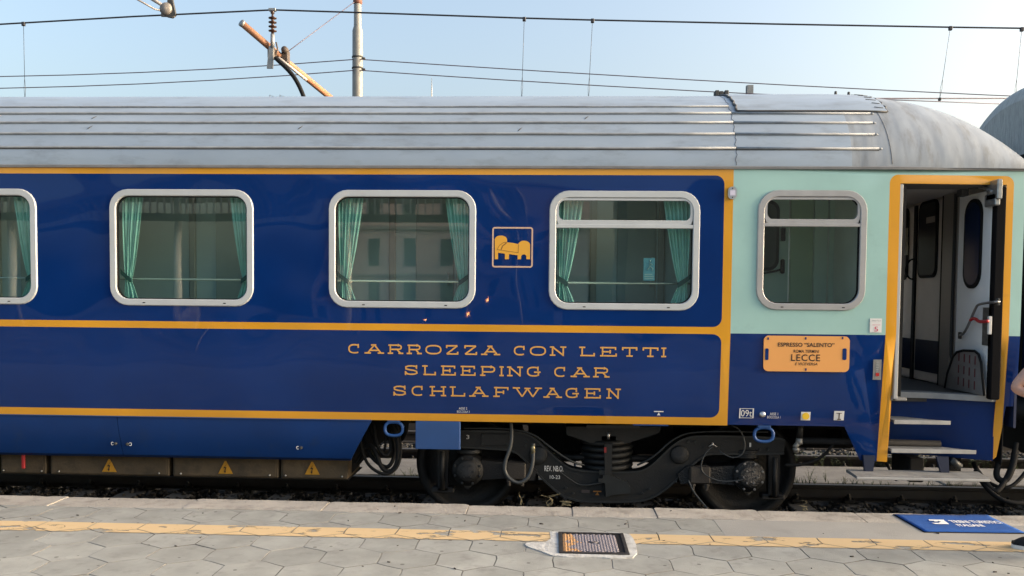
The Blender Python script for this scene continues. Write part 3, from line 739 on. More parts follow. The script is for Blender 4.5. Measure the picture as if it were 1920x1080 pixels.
# small lamp on the yellow upright
b = MB(); x0, z1 = PS(1364.5, 350.5); x1, z0 = PS(1380.5, 374)
b.prism(rrect(x0, x1, z0, z1, 0.034, 6), YS0-0.022, YS0-0.001); lm = b.build('loudspeaker_lamp', STEEL, car)
b = MB(); b.box((x0+x1)/2-.022, (x0+x1)/2+.022, YS0-.026, YS0-.0225, (z0+z1)/2-.022, (z0+z1)/2+.022); b.build('lamp_lens', mat('lens_lilac', (0.62,0.60,0.72), 0.3), lm)
b = MB()
for fz in (z0+0.014, z1-0.014): b.lathe([(0, -.002), (.006, -.001), (.006, 0)], ((x0+x1)/2, YS0-.0225, fz), 'y', 8)
pieces(b, 'lamp_rivet', SEAL, lm)

# ================================================================== DOORWAY
b = MB()   # aluminium jamb at the left, jamb reveals
ysd = side_y(dx0, 2.0)
b.box(dx0-0.004, dx0+0.028, ysd+0.004, ysd+0.30, zs_floor-0.02, dz1-0.004, 0.004); b.build('door_jamb', mat('jamb_light_grey', (0.45,0.46,0.46), 0.4, metal=0.2), car)
b = MB(); b.box(dx0+0.029, dx0+0.06, ysd+0.02, ysd+0.32, zs_floor, dz1-0.01); b.build('jamb_seal', RUB, car)
b = MB(); b.box(dx0-0.03, dx1+0.02, side_y(dx1, 2)+0.012, ysd+0.38, dz1+0.001, dz1+0.05); b.build('door_lintel', mat('lintel_grey', (0.10,0.10,0.10), 0.5), car)
XW = dx1o+0.045          # end wall of the vestibule
def PE(px, py, X=None): return PXp(px, py, XW-0.0 if X is None else X)
b = MB(); b.box(XW+0.02, XW+0.05, 7.36, 9.96, zs_floor, 3.15); ew = b.build('vestibule_end_wall', INTW, car)
BLKB = mat('dado_dark_blue', (0.006,0.012,0.030), 0.35, var=0.2, vscale=4)
def ylist(px, py=500): return PE(px, py)[0]
def leafx(name, ya, yb__, win, zdado, m=INTW, pr=0.012):
    b = MB(); b.box(XW-pr, XW+0.019, ya, yb__, zs_floor+0.01, 2.99, 0.004); lf = b.build(name, m, car)
    b = MB(); b.box(XW-pr-0.004, XW-pr-0.0005, ya+0.03, yb__-0.03, zs_floor+0.10, zdado); b.build('dado', BLKB, lf)
    if win:
        y0_, y1_, z0_, z1_ = win
        for d_, mm, nm in ((0.0, RUB, 'window_seal'), (0.028, mat('gangway_glass', (0.02,0.021,0.022), 0.35, spec=0.15), 'pane')):
            b = MB(); b.prism(rrect(y0_+d_, y1_-d_, z0_+d_, z1_-d_, 0.09-d_*0.7, 5), XW-pr-0.012-d_*0.2, XW-pr-0.001-d_*0.45, axis='x'); b.build(nm, mm, lf)
    return lf
zd = PE(1745, 638)[1]
yA0, yA1 = ylist(1769), ylist(1721); yB0, yB1 = ylist(1716.5), ylist(1664)
wA = (ylist(1760.5), ylist(1724.5), PE(1742, 521)[1], PE(1742, 377)[1])
wB = (ylist(1705.5), ylist(1676), PE(1700, 525)[1], PE(1700, 391)[1])
gA = leafx('gangway_door', yA0, yA1, wA, zd); gB = leafx('gangway_door', yB0, yB1, wB, zd)
b = MB(); b.box(XW-0.03, XW+0.01, yA1+0.002, yB0-0.002, zs_floor, 2.99); b.build('door_gap_seal', RUB, car)
b = MB(); b.box(XW-0.03, XW+0.01, yA0-0.045, yA0-0.004, zs_floor, 3.02); b.build('door_gap_seal', RUB, car)
b = MB(); b.box(XW-0.04, XW+0.01, ylist(1793), yA0-0.05, zs_floor, 3.06, 0.006); b.build('vestibule_post', mat('post_grey', (0.24,0.235,0.22), 0.4, metal=0.2), car)
b = MB(); yp = ylist(1798); b.tube([(XW-0.05, yp, 3.0), (XW-0.05, yp, PE(1790, 665)[1]), (XW-0.05, yp-0.05, PE(1790, 665)[1]-0.05)], 0.013, 8); b.build('drain_pipe', SEAL, car)
b = MB(); yy = ylist(1711); zz = PE(1711, 510)[1]
b.tube(smoothpath([(XW-0.02, yA1+.03, zz+0.13), (XW-0.07, yA1+.05, zz+0.12), (XW-0.07, yy+.02, zz+0.02), (XW-0.07, yA1+.05, zz-0.07), (XW-0.02, yA1+.03, zz-0.08)]), 0.009, 6); b.build('door_handle', RUB, gB)
b = MB(); y0_, z0_ = PE(1753, 416, XW-0.03); y1_, z1_ = PE(1737, 408, XW-0.03); b.box(XW-0.031, XW-0.0285, y0_, y1_, z0_, z1_); b.build('door_notice', mat('notice_grey', (0.30,0.28,0.26), 0.6), gA)
b = MB()
for py_ in (433, 450, 466): y0_, z0_ = PE(1704, py_+12, XW-0.02); b.box(XW-0.031, XW-0.0285, y0_, y0_+0.10, z0_, z0_+0.10)
b.build('door_notice', mat('notice_cream', (0.30,0.28,0.20), 0.6), gB)
# ceiling sloped panel over the vestibule door
b = MB(); b.box(dx0-0.2, XW, 7.66, 9.95, 3.02, 3.06); b.build('vestibule_ceiling', mat('vestibule_ceiling_grey', (0.5,0.5,0.5), 0.5), car)
# open entrance door leaf folded against the end wall
XL = dx1o-0.03
LWH = mat('door_leaf_white', (0.86,0.90,0.92), 0.4, var=0.06, vscale=3)
y_in = PXp(1797, 450, XL)[0]; y_out = side_y(dx1, 2)-0.005
zl0 = zs_floor+0.012; zl1 = dz1-0.03
b = MB(); b.box(XL, XL+0.04, y_out+0.045, y_in, zl0, zl1, 0.004); leaf = b.build('entrance_door', LWH, car)
b = MB(); b.box(XL-0.006, XL+0.078, y_out-0.03, y_out+0.043, zl0-0.03, zl1+0.01, 0.01); b.build('door_edge_seal', mat('matt_rubber', (0.006,0.006,0.007), 0.9, spec=0.1), leaf)
b = MB(); b.box(XL-0.004, XL+0.03, y_in+0.002, y_in+0.02, zl0, zl1); b.build('door_inner_edge', mat('leaf_edge_grey', (0.25,0.24,0.23), 0.5), leaf)
def PL(px, py, d=0.0): return PXp(px, py, XL-d)
yo0, zo1 = PL(1845, 371); yo1, zo0 = PL(1807, 540)
zo1 = PL(1828, 373)[1]; zo0 = PL(1823, 541)[1]
b = MB(); b.prism(rrect(yo0, yo1, zo0, zo1, (yo1-yo0)*0.47, 8), XL-0.014, XL-0.0005, axis='x'); b.build('window_seal', RUB, leaf)
b = MB(); b.prism(rrect(yo0+.025, yo1-.025, zo0+.03, zo1-.03, (yo1-yo0)*0.42, 8), XL-0.017, XL-0.0145, axis='x'); b.build('pane', mat('navy_glass', (0.002,0.012,0.045), 0.2, spec=0.2), leaf)
# grab rail, lock plate, red lever
hp = [(1874, 566), (1866, 566), (1836, 570), (1830, 575), (1815, 612), (1805, 628), (1800, 628)]
b = MB(); pts = [(XL-(0.0 if i in (0, 6) else 0.05),)+PL(px, py, 0.0 if i in (0, 6) else 0.05) for i, (px, py) in enumerate(hp)]
b.tube(smoothpath(pts), 0.011, 8); b.build('grab_rail', mat('rail_grey', (0.22,0.22,0.22), 0.35, metal=0.6), leaf)
b = MB()
for px, py in ((1873, 566), (1802, 629)):
    y_, z_ = PL(px, py); b.box(XL-0.02, XL-0.0005, y_-.02, y_+.02, z_-.03, z_+.03, 0.004)
pieces(b, 'rail_bracket', SEAL, leaf)
y0_, z1_ = PL(1860, 577); y1_, z0_ = PL(1842, 647)
b = MB(); b.box(XL-0.006, XL-0.0005, y0_, y1_, z0_, z1_); b.build('lock_plate', mat('lock_plate_steel', (0.20,0.20,0.19), 0.45, metal=0.6, var=0.4, vscale=30), leaf)
y_, z_ = PL(1853, 606, 0.04)
b = MB(); b.box(XL-0.04, XL-0.012, y_-0.008, y_+0.02, PL(1853, 627, .04)[1], PL(1853, 593, .04)[1], 0.004); b.build('lock_bar', mat('bar_white', (0.6,0.6,0.58), 0.4), leaf)
lev = [(1852, 602), (1843, 603), (1835, 603), (1830, 598), (1824, 597), (1820, 600)]
b = MB(); b.tube(smoothpath([(XL-0.05,)+PL(px, py, .05) for px, py in lev]), [0.016]*1+[0.013]*18+[0.012]*1 if False else 0.014, 8); b.build('red_lever', mat('lever_red', (0.45,0.015,0.02), 0.4), leaf)
# hinge arm and closer at the top
b = MB()
for q in (((1852, 341), (1876, 372)), ((1848, 366), (1872, 384))):
    (a_, c_), (d_, e_) = q; y1_, z1_ = PL(a_, c_, .04); y0_, z0_ = PL(d_, e_, .04); b.box(XL-0.05, XL-0.008, y0_+0.03, y1_, z0_, z1_, 0.008)
b.tube(smoothpath([(XL-0.05,)+PL(1860, 360, .05), (XL-0.05,)+PL(1848, 352, .05), (XL-0.04,)+PL(1835, 350, .04)]), 0.016, 8)
b.build('hinge_arm', mat('hinge_aluminium', (0.38,0.39,0.39), 0.35, metal=0.7, var=0.3, vscale=20), leaf)
b = MB(); b.tube([(XL-0.03,)+PL(1840, 350, .03), (XL-0.12,)+PL(1815, 352, .12)], 0.013, 6); b.box(XL-0.13, XL-0.07, 7.62, 7.72, 2.93, 2.99, 0.006); b.build('door_closer', SEAL, leaf)
# folding flap (step cover) leaning on the leaf
fl = [(1772, 727), (1777, 700), (1788, 668), (1795, 660), (1806, 657), (1828, 658), (1835, 664), (1840, 680), (1846, 742)]
XF = XL-0.05
pf = [PXp(px, py, XF) for px, py in fl]
b = MB(); b.prism(pf, XF, XF+0.012, axis='x'); flap = b.build('step_flap', mat('flap_grey', (0.26,0.255,0.25), 0.5, metal=0.2, var=0.25, vscale=6), leaf)
b = MB(); b.tube([(XF-0.002, y_, z_) for y_, z_ in pf], 0.011, 8); b.build('flap_edge', RUB, flap)
b = MB(); yq = [PXp(px, 700, XF)[0] for px in (1797.5, 1807.5, 1817.5, 1828)]
for i, y_ in enumerate(yq):
    for py in (671, 694, 717): z_ = PXp(1812, py+i*0.8, XF)[1]; b.box(XF-0.004, XF-0.0005, y_-.007, y_+.007, z_-.036, z_+.036, 0.0)
pieces(b, 'flap_slot', mat('slot_dark_red', (0.10,0.008,0.015), 0.6), flap)
# stair recess
xl_, xr_ = dx0, dx1
yk = side_y(xl_, 1.0)
plan = [(xl_, 7.66), (xl_+0.40, 7.64), (xl_+0.56, 7.56), (xr_-0.22, side_y(xr_, .9)+0.11), (xr_+0.005, side_y(xr_, .9)+0.02)]
plan = [(v.x, v.y) for v in smoothpath([Vector((a, c, 0)) for a, c in plan], 2)]
def wallstrip(mb, pl, z0_, z1_, taper=0.0):
    n_ = len(pl); mb.add([(x, y, z0_) for x, y in pl]+[(x, y, z1_) for x, y in pl], [(i, i+1, n_+i+1, n_+i) for i in range(n_-1)], True)
b = MB(); wallstrip(b, plan, zyb+0.02, zs_floor-0.03); b.build('stair_panel', mat('stair_blue_paint', (0.0015,0.027,0.135), 0.5, spec=0.2, coat=0.1, coat_rough=0.15, var=0.15, vscale=2, dirt=((0.02,0.03,0.05), 8, 0.58, 0.8, 0.4)), car)
b = MB(); b.box(xl_-0.015, xl_-0.002, side_y(xl_, 1)-0.0+0.09, 7.72, zyb+0.03, zs_floor-0.02); b.build('stair_cheek', SKIRT, car)
b = MB(); pl2 = [(x, y-0.045 if i < len(plan)-2 else y-0.03) for i, (x, y) in enumerate(plan)]
n_ = len(plan); b.add([(x, y, zs_floor-0.045) for x, y in pl2]+[(x, y, zs_floor+0.004) for x, y in pl2]+[(x, y+0.16, zs_floor+0.004) for x, y in pl2], [(i, i+1, n_+i+1, n_+i) for i in range(n_-1)]+[(n_+i, n_+i+1, 2*n_+i+1, 2*n_+i) for i in range(n_-1)], False)
b.build('door_sill', mat('sill_grey', (0.36,0.37,0.37), 0.45, metal=0.3, var=0.2, vscale=8), car)
b = MB(); x_, z_ = PS(1688, 749); b.box(x_-.06, x_+.06, yk-0.01, yk+0.06, z_-.012, z_+.012, 0.004); b.box(x_-.07, x_-.03, yk-0.01, yk+0.05, z_-.012, z_+.03, 0.004); b.build('sill_catch', TREAD, car)
def step(px0, px1, py, d, name='step'):
    Yf = side_y(xl_, 0.9)+0.02; x0, z = P(px0, py, Yf); x1, _ = P(px1, py, Yf)
    b = MB(); b.prism([(x0, Yf), (x1, Yf), (x1-0.10, Yf+0.05), (x1-0.32, min(7.64, Yf+d)), (x0, min(7.64, Yf+d))], z-0.012, z+0.010, axis='z')
    o = b.build(name, TREAD, car); b = MB(); b.box(x0, x1, Yf-0.006, Yf-0.0005, z-0.022, z+0.012, 0.002); b.build('step_nosing', mat('nosing_light', (0.48,0.48,0.46), 0.45, metal=0.3, var=0.2, vscale=10), o)
step(1676, 1782, 790, 0.26); step(1671, 1830, 844, 0.26)
Yf = 7.12; z_ = P(1720, 900, Yf)[1]
x0, x1 = P(1606, 900, Yf)[0], P(1856, 900, Yf)[0]; xb0 = P(1588, 886, Yf+0.26)[0]; xb1 = P(1838, 886, Yf+0.24)[0]
b = MB(); b.prism([(x0, Yf), (x1, Yf), (x1, Yf+0.05), (xb1, Yf+0.28), (xb0, Yf+0.28), (xb0, Yf+0.2)], z_, z_+0.025, axis='z'); ls = b.build('lower_footboard', TREAD, car)
b = MB(); b.box(x0, x1, Yf-0.008, Yf-0.001, z_-0.004, z_+0.018, 0.003); b.build('step_nosing', MATS['nosing_light'], ls)
b = MB()
for px in (1628, 1765):
    xx = P(px, 870, Yf+0.22)[0]; b.prism([(xx-.05, zyb+0.06), (xx+.05, zyb+0.06), (xx+.035 if px < 1700 else xx+.06, z_+.026), (xx-.035 if px < 1700 else xx-.01, z_+.026)], Yf+0.2, Yf+0.23)
pieces(b, 'footboard_bracket', mat('bracket_navy', (0.006,0.015,0.045), 0.5), car)
b = MB(); xx = P(1713, 870, 7.6)[0]; b.box(xx-.075, xx+.05, 7.5, 7.9, z_-.1, zyb+.01, 0.01); b.box(P(1780, 870, 7.7)[0], P(1800, 870, 7.7)[0], 7.68, 7.8, 0.5, 0.9); pieces(b, 'buffer_bracket', DARKU, car)
b = MB(); b.tube([(P(1782, 872, 7.35)[0], 7.35, P(1782, 862, 7.35)[1]), (P(1800, 872, 7.35)[0], 7.35, P(1808, 876, 7.35)[1])], 0.032, 10); b.build('air_cylinder', BOGL, car)
# ================================================================== UNDER THE CAR
def PP(pts, Y): return [P(a, c, Y) for a, c in pts]
# blue skirt doors (left) -------------------------------------------------
def skirt_y(z): return 7.315+0.10*((zb-z)/0.35)**1.5 if z < zb else 7.315
zsk0 = P(400, 861, 7.42)[1]; xsr0 = P(655, 866, 7.42)[0]; xsr1 = P(697, 789, 7.32)[0]; xj = P(225, 830, 7.36)[0]
zt_ = zb-0.006
def skirt(xa, xb1, xb0, name):
    b = MB(); nz = 14; vs = []
    for j in range(nz+1):
        v = j/nz; z = zt_-(zt_-zsk0)*v; xr = xb1+(xb0-xb1)*v
        y = skirt_y(z) + (0.03 if v > 0.96 else 0)
        vs += [(xa, y, z), (xr, y, z), (xr, y+0.03, z), (xa, y+0.03, z)]
    fs = []
    for j in range(nz):
        for k in range(4): fs.append((4*j+k, 4*(j+1)+k, 4*(j+1)+(k+1) % 4, 4*j+(k+1) % 4))
    fs += [(0, 1, 2, 3), (4*nz+3, 4*nz+2, 4*nz+1, 4*nz)]
    b.add(vs, fs, False); o = b.build(name, SKIRT, car)
    return o
sk1 = skirt(xj+0.002, xsr1, xsr0, 'skirt_door'); sk2 = skirt(XLEFT+2.2, xj-0.002, xj-0.002, 'skirt_door')
b = MB(); b.box(XLEFT+2.2, xsr1, 7.30, 7.33, zt_+0.001, zt_+0.008); b.build('skirt_lip', mat('lip_pale_blue', (0.02,0.07,0.22), 0.4), car)
for px, py, own, side in ((213, 833, sk2, -1), (235, 834, sk1, 1), (562, 841, sk1, -1)):
    x_, z_ = P(px, py, skirt_y(0.8)-0.004); y_ = skirt_y(z_)-0.004
    b = MB(); b.lathe([(0.0, -.012), (.012, -.012), (.014, 0.004)], (x_, y_, z_), 'y', 12); b.build('lock', SEAL, own)
    b = MB(); b.prism([(x_-.008, z_+.028), (x_+.008, z_+.028), (x_, z_+.052)], y_-.004, y_-.002)
    pts = arc(x_+side*0.028, z_, .011, .013, 40 if side < 0 else 140, 320 if side < 0 else -140, 8, 1)
    ribbon(b, [(side*-1*0+p[0], p[1]) for p in pts], .006, lambda x, z: (x, y_-.004, z)); b.build('lock_marking', WHITE, own)
# battery boxes with warning triangles
BOXM = mat('battery_box_brown', (0.105,0.078,0.045), 0.7, var=0.35, vscale=3, dirt=((0.02,0.018,0.015), 7, 0.48, 0.75, 0.7), bump=0.3, bscale=50)
YBX = 7.60; zbx = P(300, 893, YBX)[1]
bxs = [(-420, -160), (-155, -5), (1, 86), (94, 317), (324, 522), (526, 652)]
for a, c in bxs:
    x0, x1 = P(a, 880, YBX)[0], P(c, 880, YBX)[0]
    b = MB(); b.box(x0, x1, YBX, YBX+0.5, zbx, 0.93, 0.01)
    b.box(x0+0.02, x1-0.02, YBX-0.006, YBX-0.0005, zbx+0.015, 0.85, 0.003)
    bo = b.build('battery_box', BOXM, car)
    b = MB()
    for fx in (0.08, 0.92): xx = x0+(x1-x0)*fx; b.lathe([(0, -.01), (.008, -.008), (.009, 0)], (xx, YBX-.007, zbx+0.03), 'y', 8)
    pieces(b, 'box_latch', STEEL, bo)
b = MB(); b.box(XLEFT+0.3, P(652, 880, YBX)[0], YBX+0.02, YBX+0.6, zbx-0.01, zbx-0.002); b.box(XLEFT+.3, P(652, 880, YBX)[0], YBX+.03, YBX+.5, .9, 1.0); b.build('box_carrier', DARKU, car)
WY = mat('warning_yellow', (0.55,0.28,0.02), 0.6, var=0.2, vscale=12)
for px, w_ in ((205, 27), (423, 28), (585.5, 28)):
    py = 873.5 if px < 300 else (877 if px < 500 else 878.5)
    xx, zz = P(px, py, YBX-.01); s_ = 0.068
    b = MB(); b.prism([(xx-s_, zz-.055), (xx+s_, zz-.055), (xx+.006, zz+.062), (xx-.006, zz+.062)], YBX-.013, YBX-.010); o = b.build('warning_triangle', WY, car)
    b = MB(); b.prism([(xx+.012, zz+.035), (xx-.020, zz-.004), (xx-.002, zz-.002), (xx-.008, zz-.030), (xx-.016, zz-.026), (xx-.002, zz-.048), (xx+.006, zz-.024), (xx-.001, zz-.028), (xx+.010, zz+.008), (xx-.006, zz+.006)], YBX-.016, YBX-.0135); b.build('lightning_symbol', INK, o)
b = MB(); x_, z_ = P(44, 868, 7.5); b.box(x_-.014, x_+.014, 7.49, 7.51, z_-.05, z_+.08, .004); b.build('red_tag', mat('tag_red', (0.35,0.015,0.02), 0.5), car)
# blue box plates beside the bogie
b = MB(); x0, z1 = P(779, 789.5, 7.29); x1, z0 = P(862.5, 843.5, 7.29); b.box(x0, x1, 7.29, 7.34, z0, zb-0.002, 0.004); b.build('blue_cover', mat('cover_blue', (0.012,0.062,0.21), 0.45, coat=0.2, var=0.1, vscale=4), car)
b = MB(); x0, z1 = P(1187, 794, 7.30); x1, z0 = P(1253, 799, 7.30); b.box(x0, x1, 7.29, 7.36, z0, zb-0.002, 0.003); b.build('blue_bracket', SKIRT, car)
for px, py, wr, hr in ((738.5, 804, 17, 13), (1432, 815, 17.5, 13)):
    x_, z_ = P(px, py, 7.33); rx, rz = wr*7.33/F, hr*7.33/F
    b = MB(); pts = [(x_+rx*math.copysign(abs(math.cos(a))**.8, math.cos(a)), 7.33, z_+rz*math.copysign(abs(math.sin(a))**.8, math.sin(a))) for a in [2*math.pi*i/24 for i in range(25)]]
    b.tube(pts, 0.014, 10, caps=False); b.box(x_-.055, x_+.055, 7.31, 7.37, z_+rz, z_+rz+.03, .004); b.build('towing_ring', mat('ring_blue', (0.015,0.075,0.25), 0.45, var=0.2, vscale=15), car)
# brass/white valve under the right end
VAL = mat('valve_cast', (0.35,0.35,0.33), 0.5, metal=0.4, var=0.3, vscale=20)
b = MB(); x_, z_ = P(1499, 828, 7.5)
b.tube([(x_, 7.5, z_+.17), (x_, 7.5, z_+.03)], .028, 10); b.build('pipe_drop', BOG, car)
b = MB(); b.lathe([(0.0, -.02), (.03, -.02), (.034, .0), (.03, .03), (.0, .04)], (x_, 7.5, z_), 'z', 12); b.tube([(x_-.01, 7.5, z_-.01), (x_-.045, 7.49, z_-.05)], [.025, .02], 10); b.lathe([(0, -.02), (.022, -.02), (.022, 0), (.03, 0.0), (.03, .02), (0, .02)], (x_-.03, 7.49, z_-.075), 'z', 12); b.build('drain_valve', VAL, car)
b = MB(); b.tube([(x_, 7.5, z_+.01), (x_+1.2, 7.5, z_-.0)], .03, 10); b.build('brake_pipe', DARKU, car)
b = MB(); b.tube(smoothpath([(x_+.3, 7.5, z_), (x_+.22, 7.5, z_-.12), (x_+.05, 7.48, z_-.2), (x_-.12, 7.5, z_-.21)]), .014, 8); b.build('hose', RUB, car)
def hose(pts, r, m=RUB, name='hose', par=None):
    b = MB(); b.tube(smoothpath([(P(px, py, Y)[0], Y, P(px, py, Y)[1]) for px, py, Y in pts], 3), r, 8); return b.build(name, m, par or bogie)
# ---- BOGIE -------------------------------------------------------------
YB = 7.62
top = [(862, 808), (955, 808), (985, 813), (1003, 822), (1030, 848), (1058, 873), (1080, 882), (1120, 885), (1190, 886), (1215, 879), (1240, 856), (1262, 834), (1285, 821), (1310, 817), (1455, 820), (1472, 826)]
bot = [(1470, 850), (1400, 852), (1335, 850), (1318, 854), (1280, 888), (1248, 918), (1222, 934), (1190, 941), (1095, 941), (1060, 933), (1035, 915), (1005, 885), (975, 852), (955, 843), (900, 840), (862, 838)]
tp_ = [(v.x, v.y) for v in smoothpath([Vector((a, c, 0)) for a, c in top], 2)]; bt_ = [(v.x, v.y) for v in smoothpath([Vector((a, c, 0)) for a, c in bot], 2)]
fp = PP(tp_+bt_, YB)
b = MB(); b.prism(fp, YB, YB+0.16); fm = [(x, z) for x, z in fp]
b.prism(fm, 2*YC-YB-0.16, 2*YC-YB)
xm0, zm_ = P(1075, 870, YB); xm1, _ = P(1205, 870, YB)
b.box(xm0+.1, xm1-.1, YB+.15, 2*YC-YB-.15, zm_-.12, zm_+.04); bogie = b.build('bogie', BOG, car)
b = MB()
for q in (tp_, bt_):
    pts = [(x, YB-.012, z) for x, z in PP(q, YB)]; n_ = len(pts)
    vs = []
    for i, p in enumerate(pts):
        a = Vector(pts[max(i-1, 0)]); c = Vector(pts[min(i+1, n_-1)]); t = (c-a).normalized(); nn = Vector((-t.z, 0, t.x))*.008
        v = Vector(p); vs += [v+nn, v-nn, v-nn+Vector((0, .04, 0)), v+nn+Vector((0, .04, 0))]
    b.add(vs, [(4*i+k, 4*i+(k+1) % 4, 4*i+4+(k+1) % 4, 4*i+4+k) for i in range(n_-1) for k in range(4)], False)
b.build('frame_flange', BOGL, bogie)
for px, py in ((1009, 854), (1274, 853)):
    x_, z_ = P(px, py, YB-.01); b = MB(); b.lathe([(0, -.02), (.072, -.02), (.082, -.012), (.085, .01)], (x_, YB-.004, z_), 'y', 28); b.build('pivot_boss', BOG, bogie)
x0, z1 = P(902, 813, YB-.01); x1, z0 = P(955, 836, YB-.01); b = MB(); b.box(x0, x1, YB-.012, YB-.001, z0, z1, .003); b.build('frame_plate', BOG, bogie)
side_text('REV. NB.O.', 1021, 1056, 873, 884, WHITE, Y=YB-.004, parent=bogie); side_text('10-23', 1031, 1050, 891, 898, WHITE, Y=YB-.004, parent=bogie)
side_text('3', 874.5, 880, 815.5, 823, WHITE, Y=YB-.004, parent=bogie); side_text('1', 1405, 1408, 830, 838, WHITE, Y=YB-.004, parent=bogie)
x_, z_ = P(1120, 924, YB-.01); OR_ = mat('mark_orange', (0.30,0.12,0.02), 0.6); b = MB(); b.prism([(x_-.036, z_+.006), (x_+.036, z_+.006), (x_+.036, z_+.016), (x_-.036, z_+.016)], YB-.006, YB-.002); b.prism([(x_, z_+.005), (x_+.018, z_-.022), (x_-.018, z_-.022)], YB-.006, YB-.002); b.build('lift_marking', OR_, bogie)
x_, z_ = P(1098, 922, YB-.01); b = MB(); b.box(x_-.036, x_+.036, YB-.006, YB-.002, z_-.012, z_+.014); b.build('data_plate', mat('plate_dull', (0.05,0.04,0.04), 0.6), bogie)
# wheels
wx = [P(876, 870, 7.86)[0], P(1397, 870, 7.86)[0]]
WR = 0.46
for x_ in wx:
    for s_ in (-1, 1):
        yc_ = YC+s_*0.75
        def pr(prof): return [(r, -s_*-1*h*1.0) for r, h in prof]
        prof = [(0.10, .10), (.11, .08), (.12, .03), (.30, -.005), (.385, .015), (.395, .062), (.452, .066), (.46, .055), (.463, -.03), (.49, -.045), (.49, -.068), (.40, -.07), (.38, -.03), (.12, -.04), (.1, -.09)]
        b = MB(); pf_ = [(r, s_*h) for r, h in prof]
        if s_ > 0: pf_ = pf_[::-1]
        b.lathe(pf_, (x_, yc_, WR), 'y', 56); b.build('wheel', GRIMY, bogie)
    b = MB(); b.tube([(x_, YC-.84, WR), (x_, YC+.84, WR)], .08, 16); b.build('axle', GRIMY, bogie)
    b = MB()
    for yy in (-.3, .3): b.lathe([(.1, -.05), (.30, -.05), (.30, .05), (.1, .05)][::-1], (x_, YC+yy, WR), 'y', 30)
    b.build('brake_disc', GRIMY, bogie)
# axle boxes
for k, (px, py, sg) in enumerate(((876, 884, 1), (1407, 895, -1))):
    YA = 7.50; x_, z_ = P(px, py, YA); mm = GRIMY if k == 0 else GLOSSBLK
    b = MB(); b.lathe([(0.0, 0), (.085, 0), (.10, .012), (.105, .03), (.135, .035), (.14, .05), (.14, .3)], (x_, YA, z_), 'y', 28)
    b.build('axle_box', mm, bogie)
    b = MB()
    for i in range(8):
        a = R_(22+45*i); b.lathe([(0, -.016), (.011, -.015), (.012, .0)], (x_+.12*math.cos(a), YA+.036, z_+.12*math.sin(a)), 'y', 6, False)
    for i in range(6):
        a = R_(60*i); b.lathe([(0, -.012), (.007, -.011), (.008, .0)], (x_+.06*math.cos(a), YA, z_+.06*math.sin(a)), 'y', 6, False)
    pieces(b, 'axle_box_bolt', BOGL if k == 0 else mat('bright_bolt', (0.3,0.3,0.3), 0.35, metal=0.7), bogie)
    b = MB(); b.prism([(x_-.11, z_-.05), (x_-.03, z_-.15), (x_, z_-.175), (x_+.03, z_-.15), (x_+.11, z_-.05)], YA+.06, YA+.12); b.build('box_foot', mm, bogie)
    # swing arm to the pivot
    ax, az = x_+sg*.12, z_
    b = MB(); b.prism([(ax, az+.085), (ax+sg*.20, az+.07), (ax+sg*.25, az+.085), (ax+sg*.42, az+.07), (ax+sg*.50, az+.0), (ax+sg*.47, az-.09), (ax+sg*.3, az-.07), (ax+sg*.2, az-.075), (ax, az-.09)], YA+.08, YA+.26)
    b.build('swing_arm', mm, bogie)
    b = MB(); b.box(min(ax+sg*.22, ax+sg*.40), max(ax+sg*.22, ax+sg*.40), YA+.03, YA+.079, az-.075, az+.075, .012)
    for fx in (.25, .37): b.lathe([(0, -.055), (.016, -.055), (.016, -.02), (.025, -.02), (.025, 0)], (ax+sg*fx, YA+.05, az-.075), 'z', 8, False)
    b.build('arm_clamp', mat('clamp_brown_iron', (0.040,0.034,0.028), 0.6, var=0.3, vscale=12, bump=0.4, bscale=60), bogie)
    # primary spring
    sx_ = x_-.0*sg; b = MB(); zt0 = z_+.145; zt1 = P(px, 846, YB)[1]
    n_ = 60; b.tube([(sx_+.10*math.cos(i*.42), YB+.08+.10*math.sin(i*.42), zt0+(zt1-zt0)*i/n_) for i in range(n_+1)], .018, 8); b.build('coil_spring', BOG, bogie)
    b = MB(); xo = x_-sg*.23
    b.prism([(xo-.045, z_-.20), (xo+.045, z_-.20), (xo+.05, z_+.18), (xo-.05, z_+.18)], YB-.02, YB+.06); b.box(xo-.10, xo+.10, YB-.02, YB+.1, z_-.22, z_-.17, .008); b.tube([(xo, YB-.05, z_-.18), (xo, YB-.05, z_+.16)], .022, 10); b.build('damper', GRIMY, bogie)
BT = MATS['bogie_worn_edge']
for px, py in ((905, 816), (905, 833), (951, 816), (951, 833), (1290, 828), (1303, 828), (1440, 828), (1440, 843), (1425, 828), (1425, 843), (1075, 925), (1062, 915), (1205, 925), (1218, 917), (1160, 908), (1172, 914), (1160, 922), (986, 828), (986, 836)):
    x_, z_ = P(px, py, YB-.013); b = MB(); b.lathe([(0, -.012), (.011, -.011), (.012, .004)], (x_, YB-.013, z_), 'y', 6, False); b.build('frame_bolt', BT, bogie)
for pts, r in (([(870, 803, 7.56), (950, 803, 7.56), (1000, 812, 7.56), (1035, 842, 7.56), (1075, 868, 7.56), (1095, 872, 7.6)], .010), ([(1195, 872, 7.6), (1225, 858, 7.56), (1262, 822, 7.56), (1300, 808, 7.56), (1440, 810, 7.56)], .009), ([(1130, 905, 7.58), (1090, 912, 7.58), (1070, 900, 7.58), (1050, 885, 7.58)], .007)):
    hose(pts, r, BT, 'air_pipe')
# brake blocks / inner arms behind
b = MB()
for px in (985, 1290): x_, z_ = P(px, 900, 7.75); b.box(x_-.12, x_+.12, 7.72, 7.84, z_-.02, z_+.12, .02)
b.tube([(P(985, 905, 7.75)[0], 7.8, .55), (P(1290, 905, 7.75)[0], 7.8, .55)], .03, 8); b.build('brake_rigging', GRIMY, bogie)
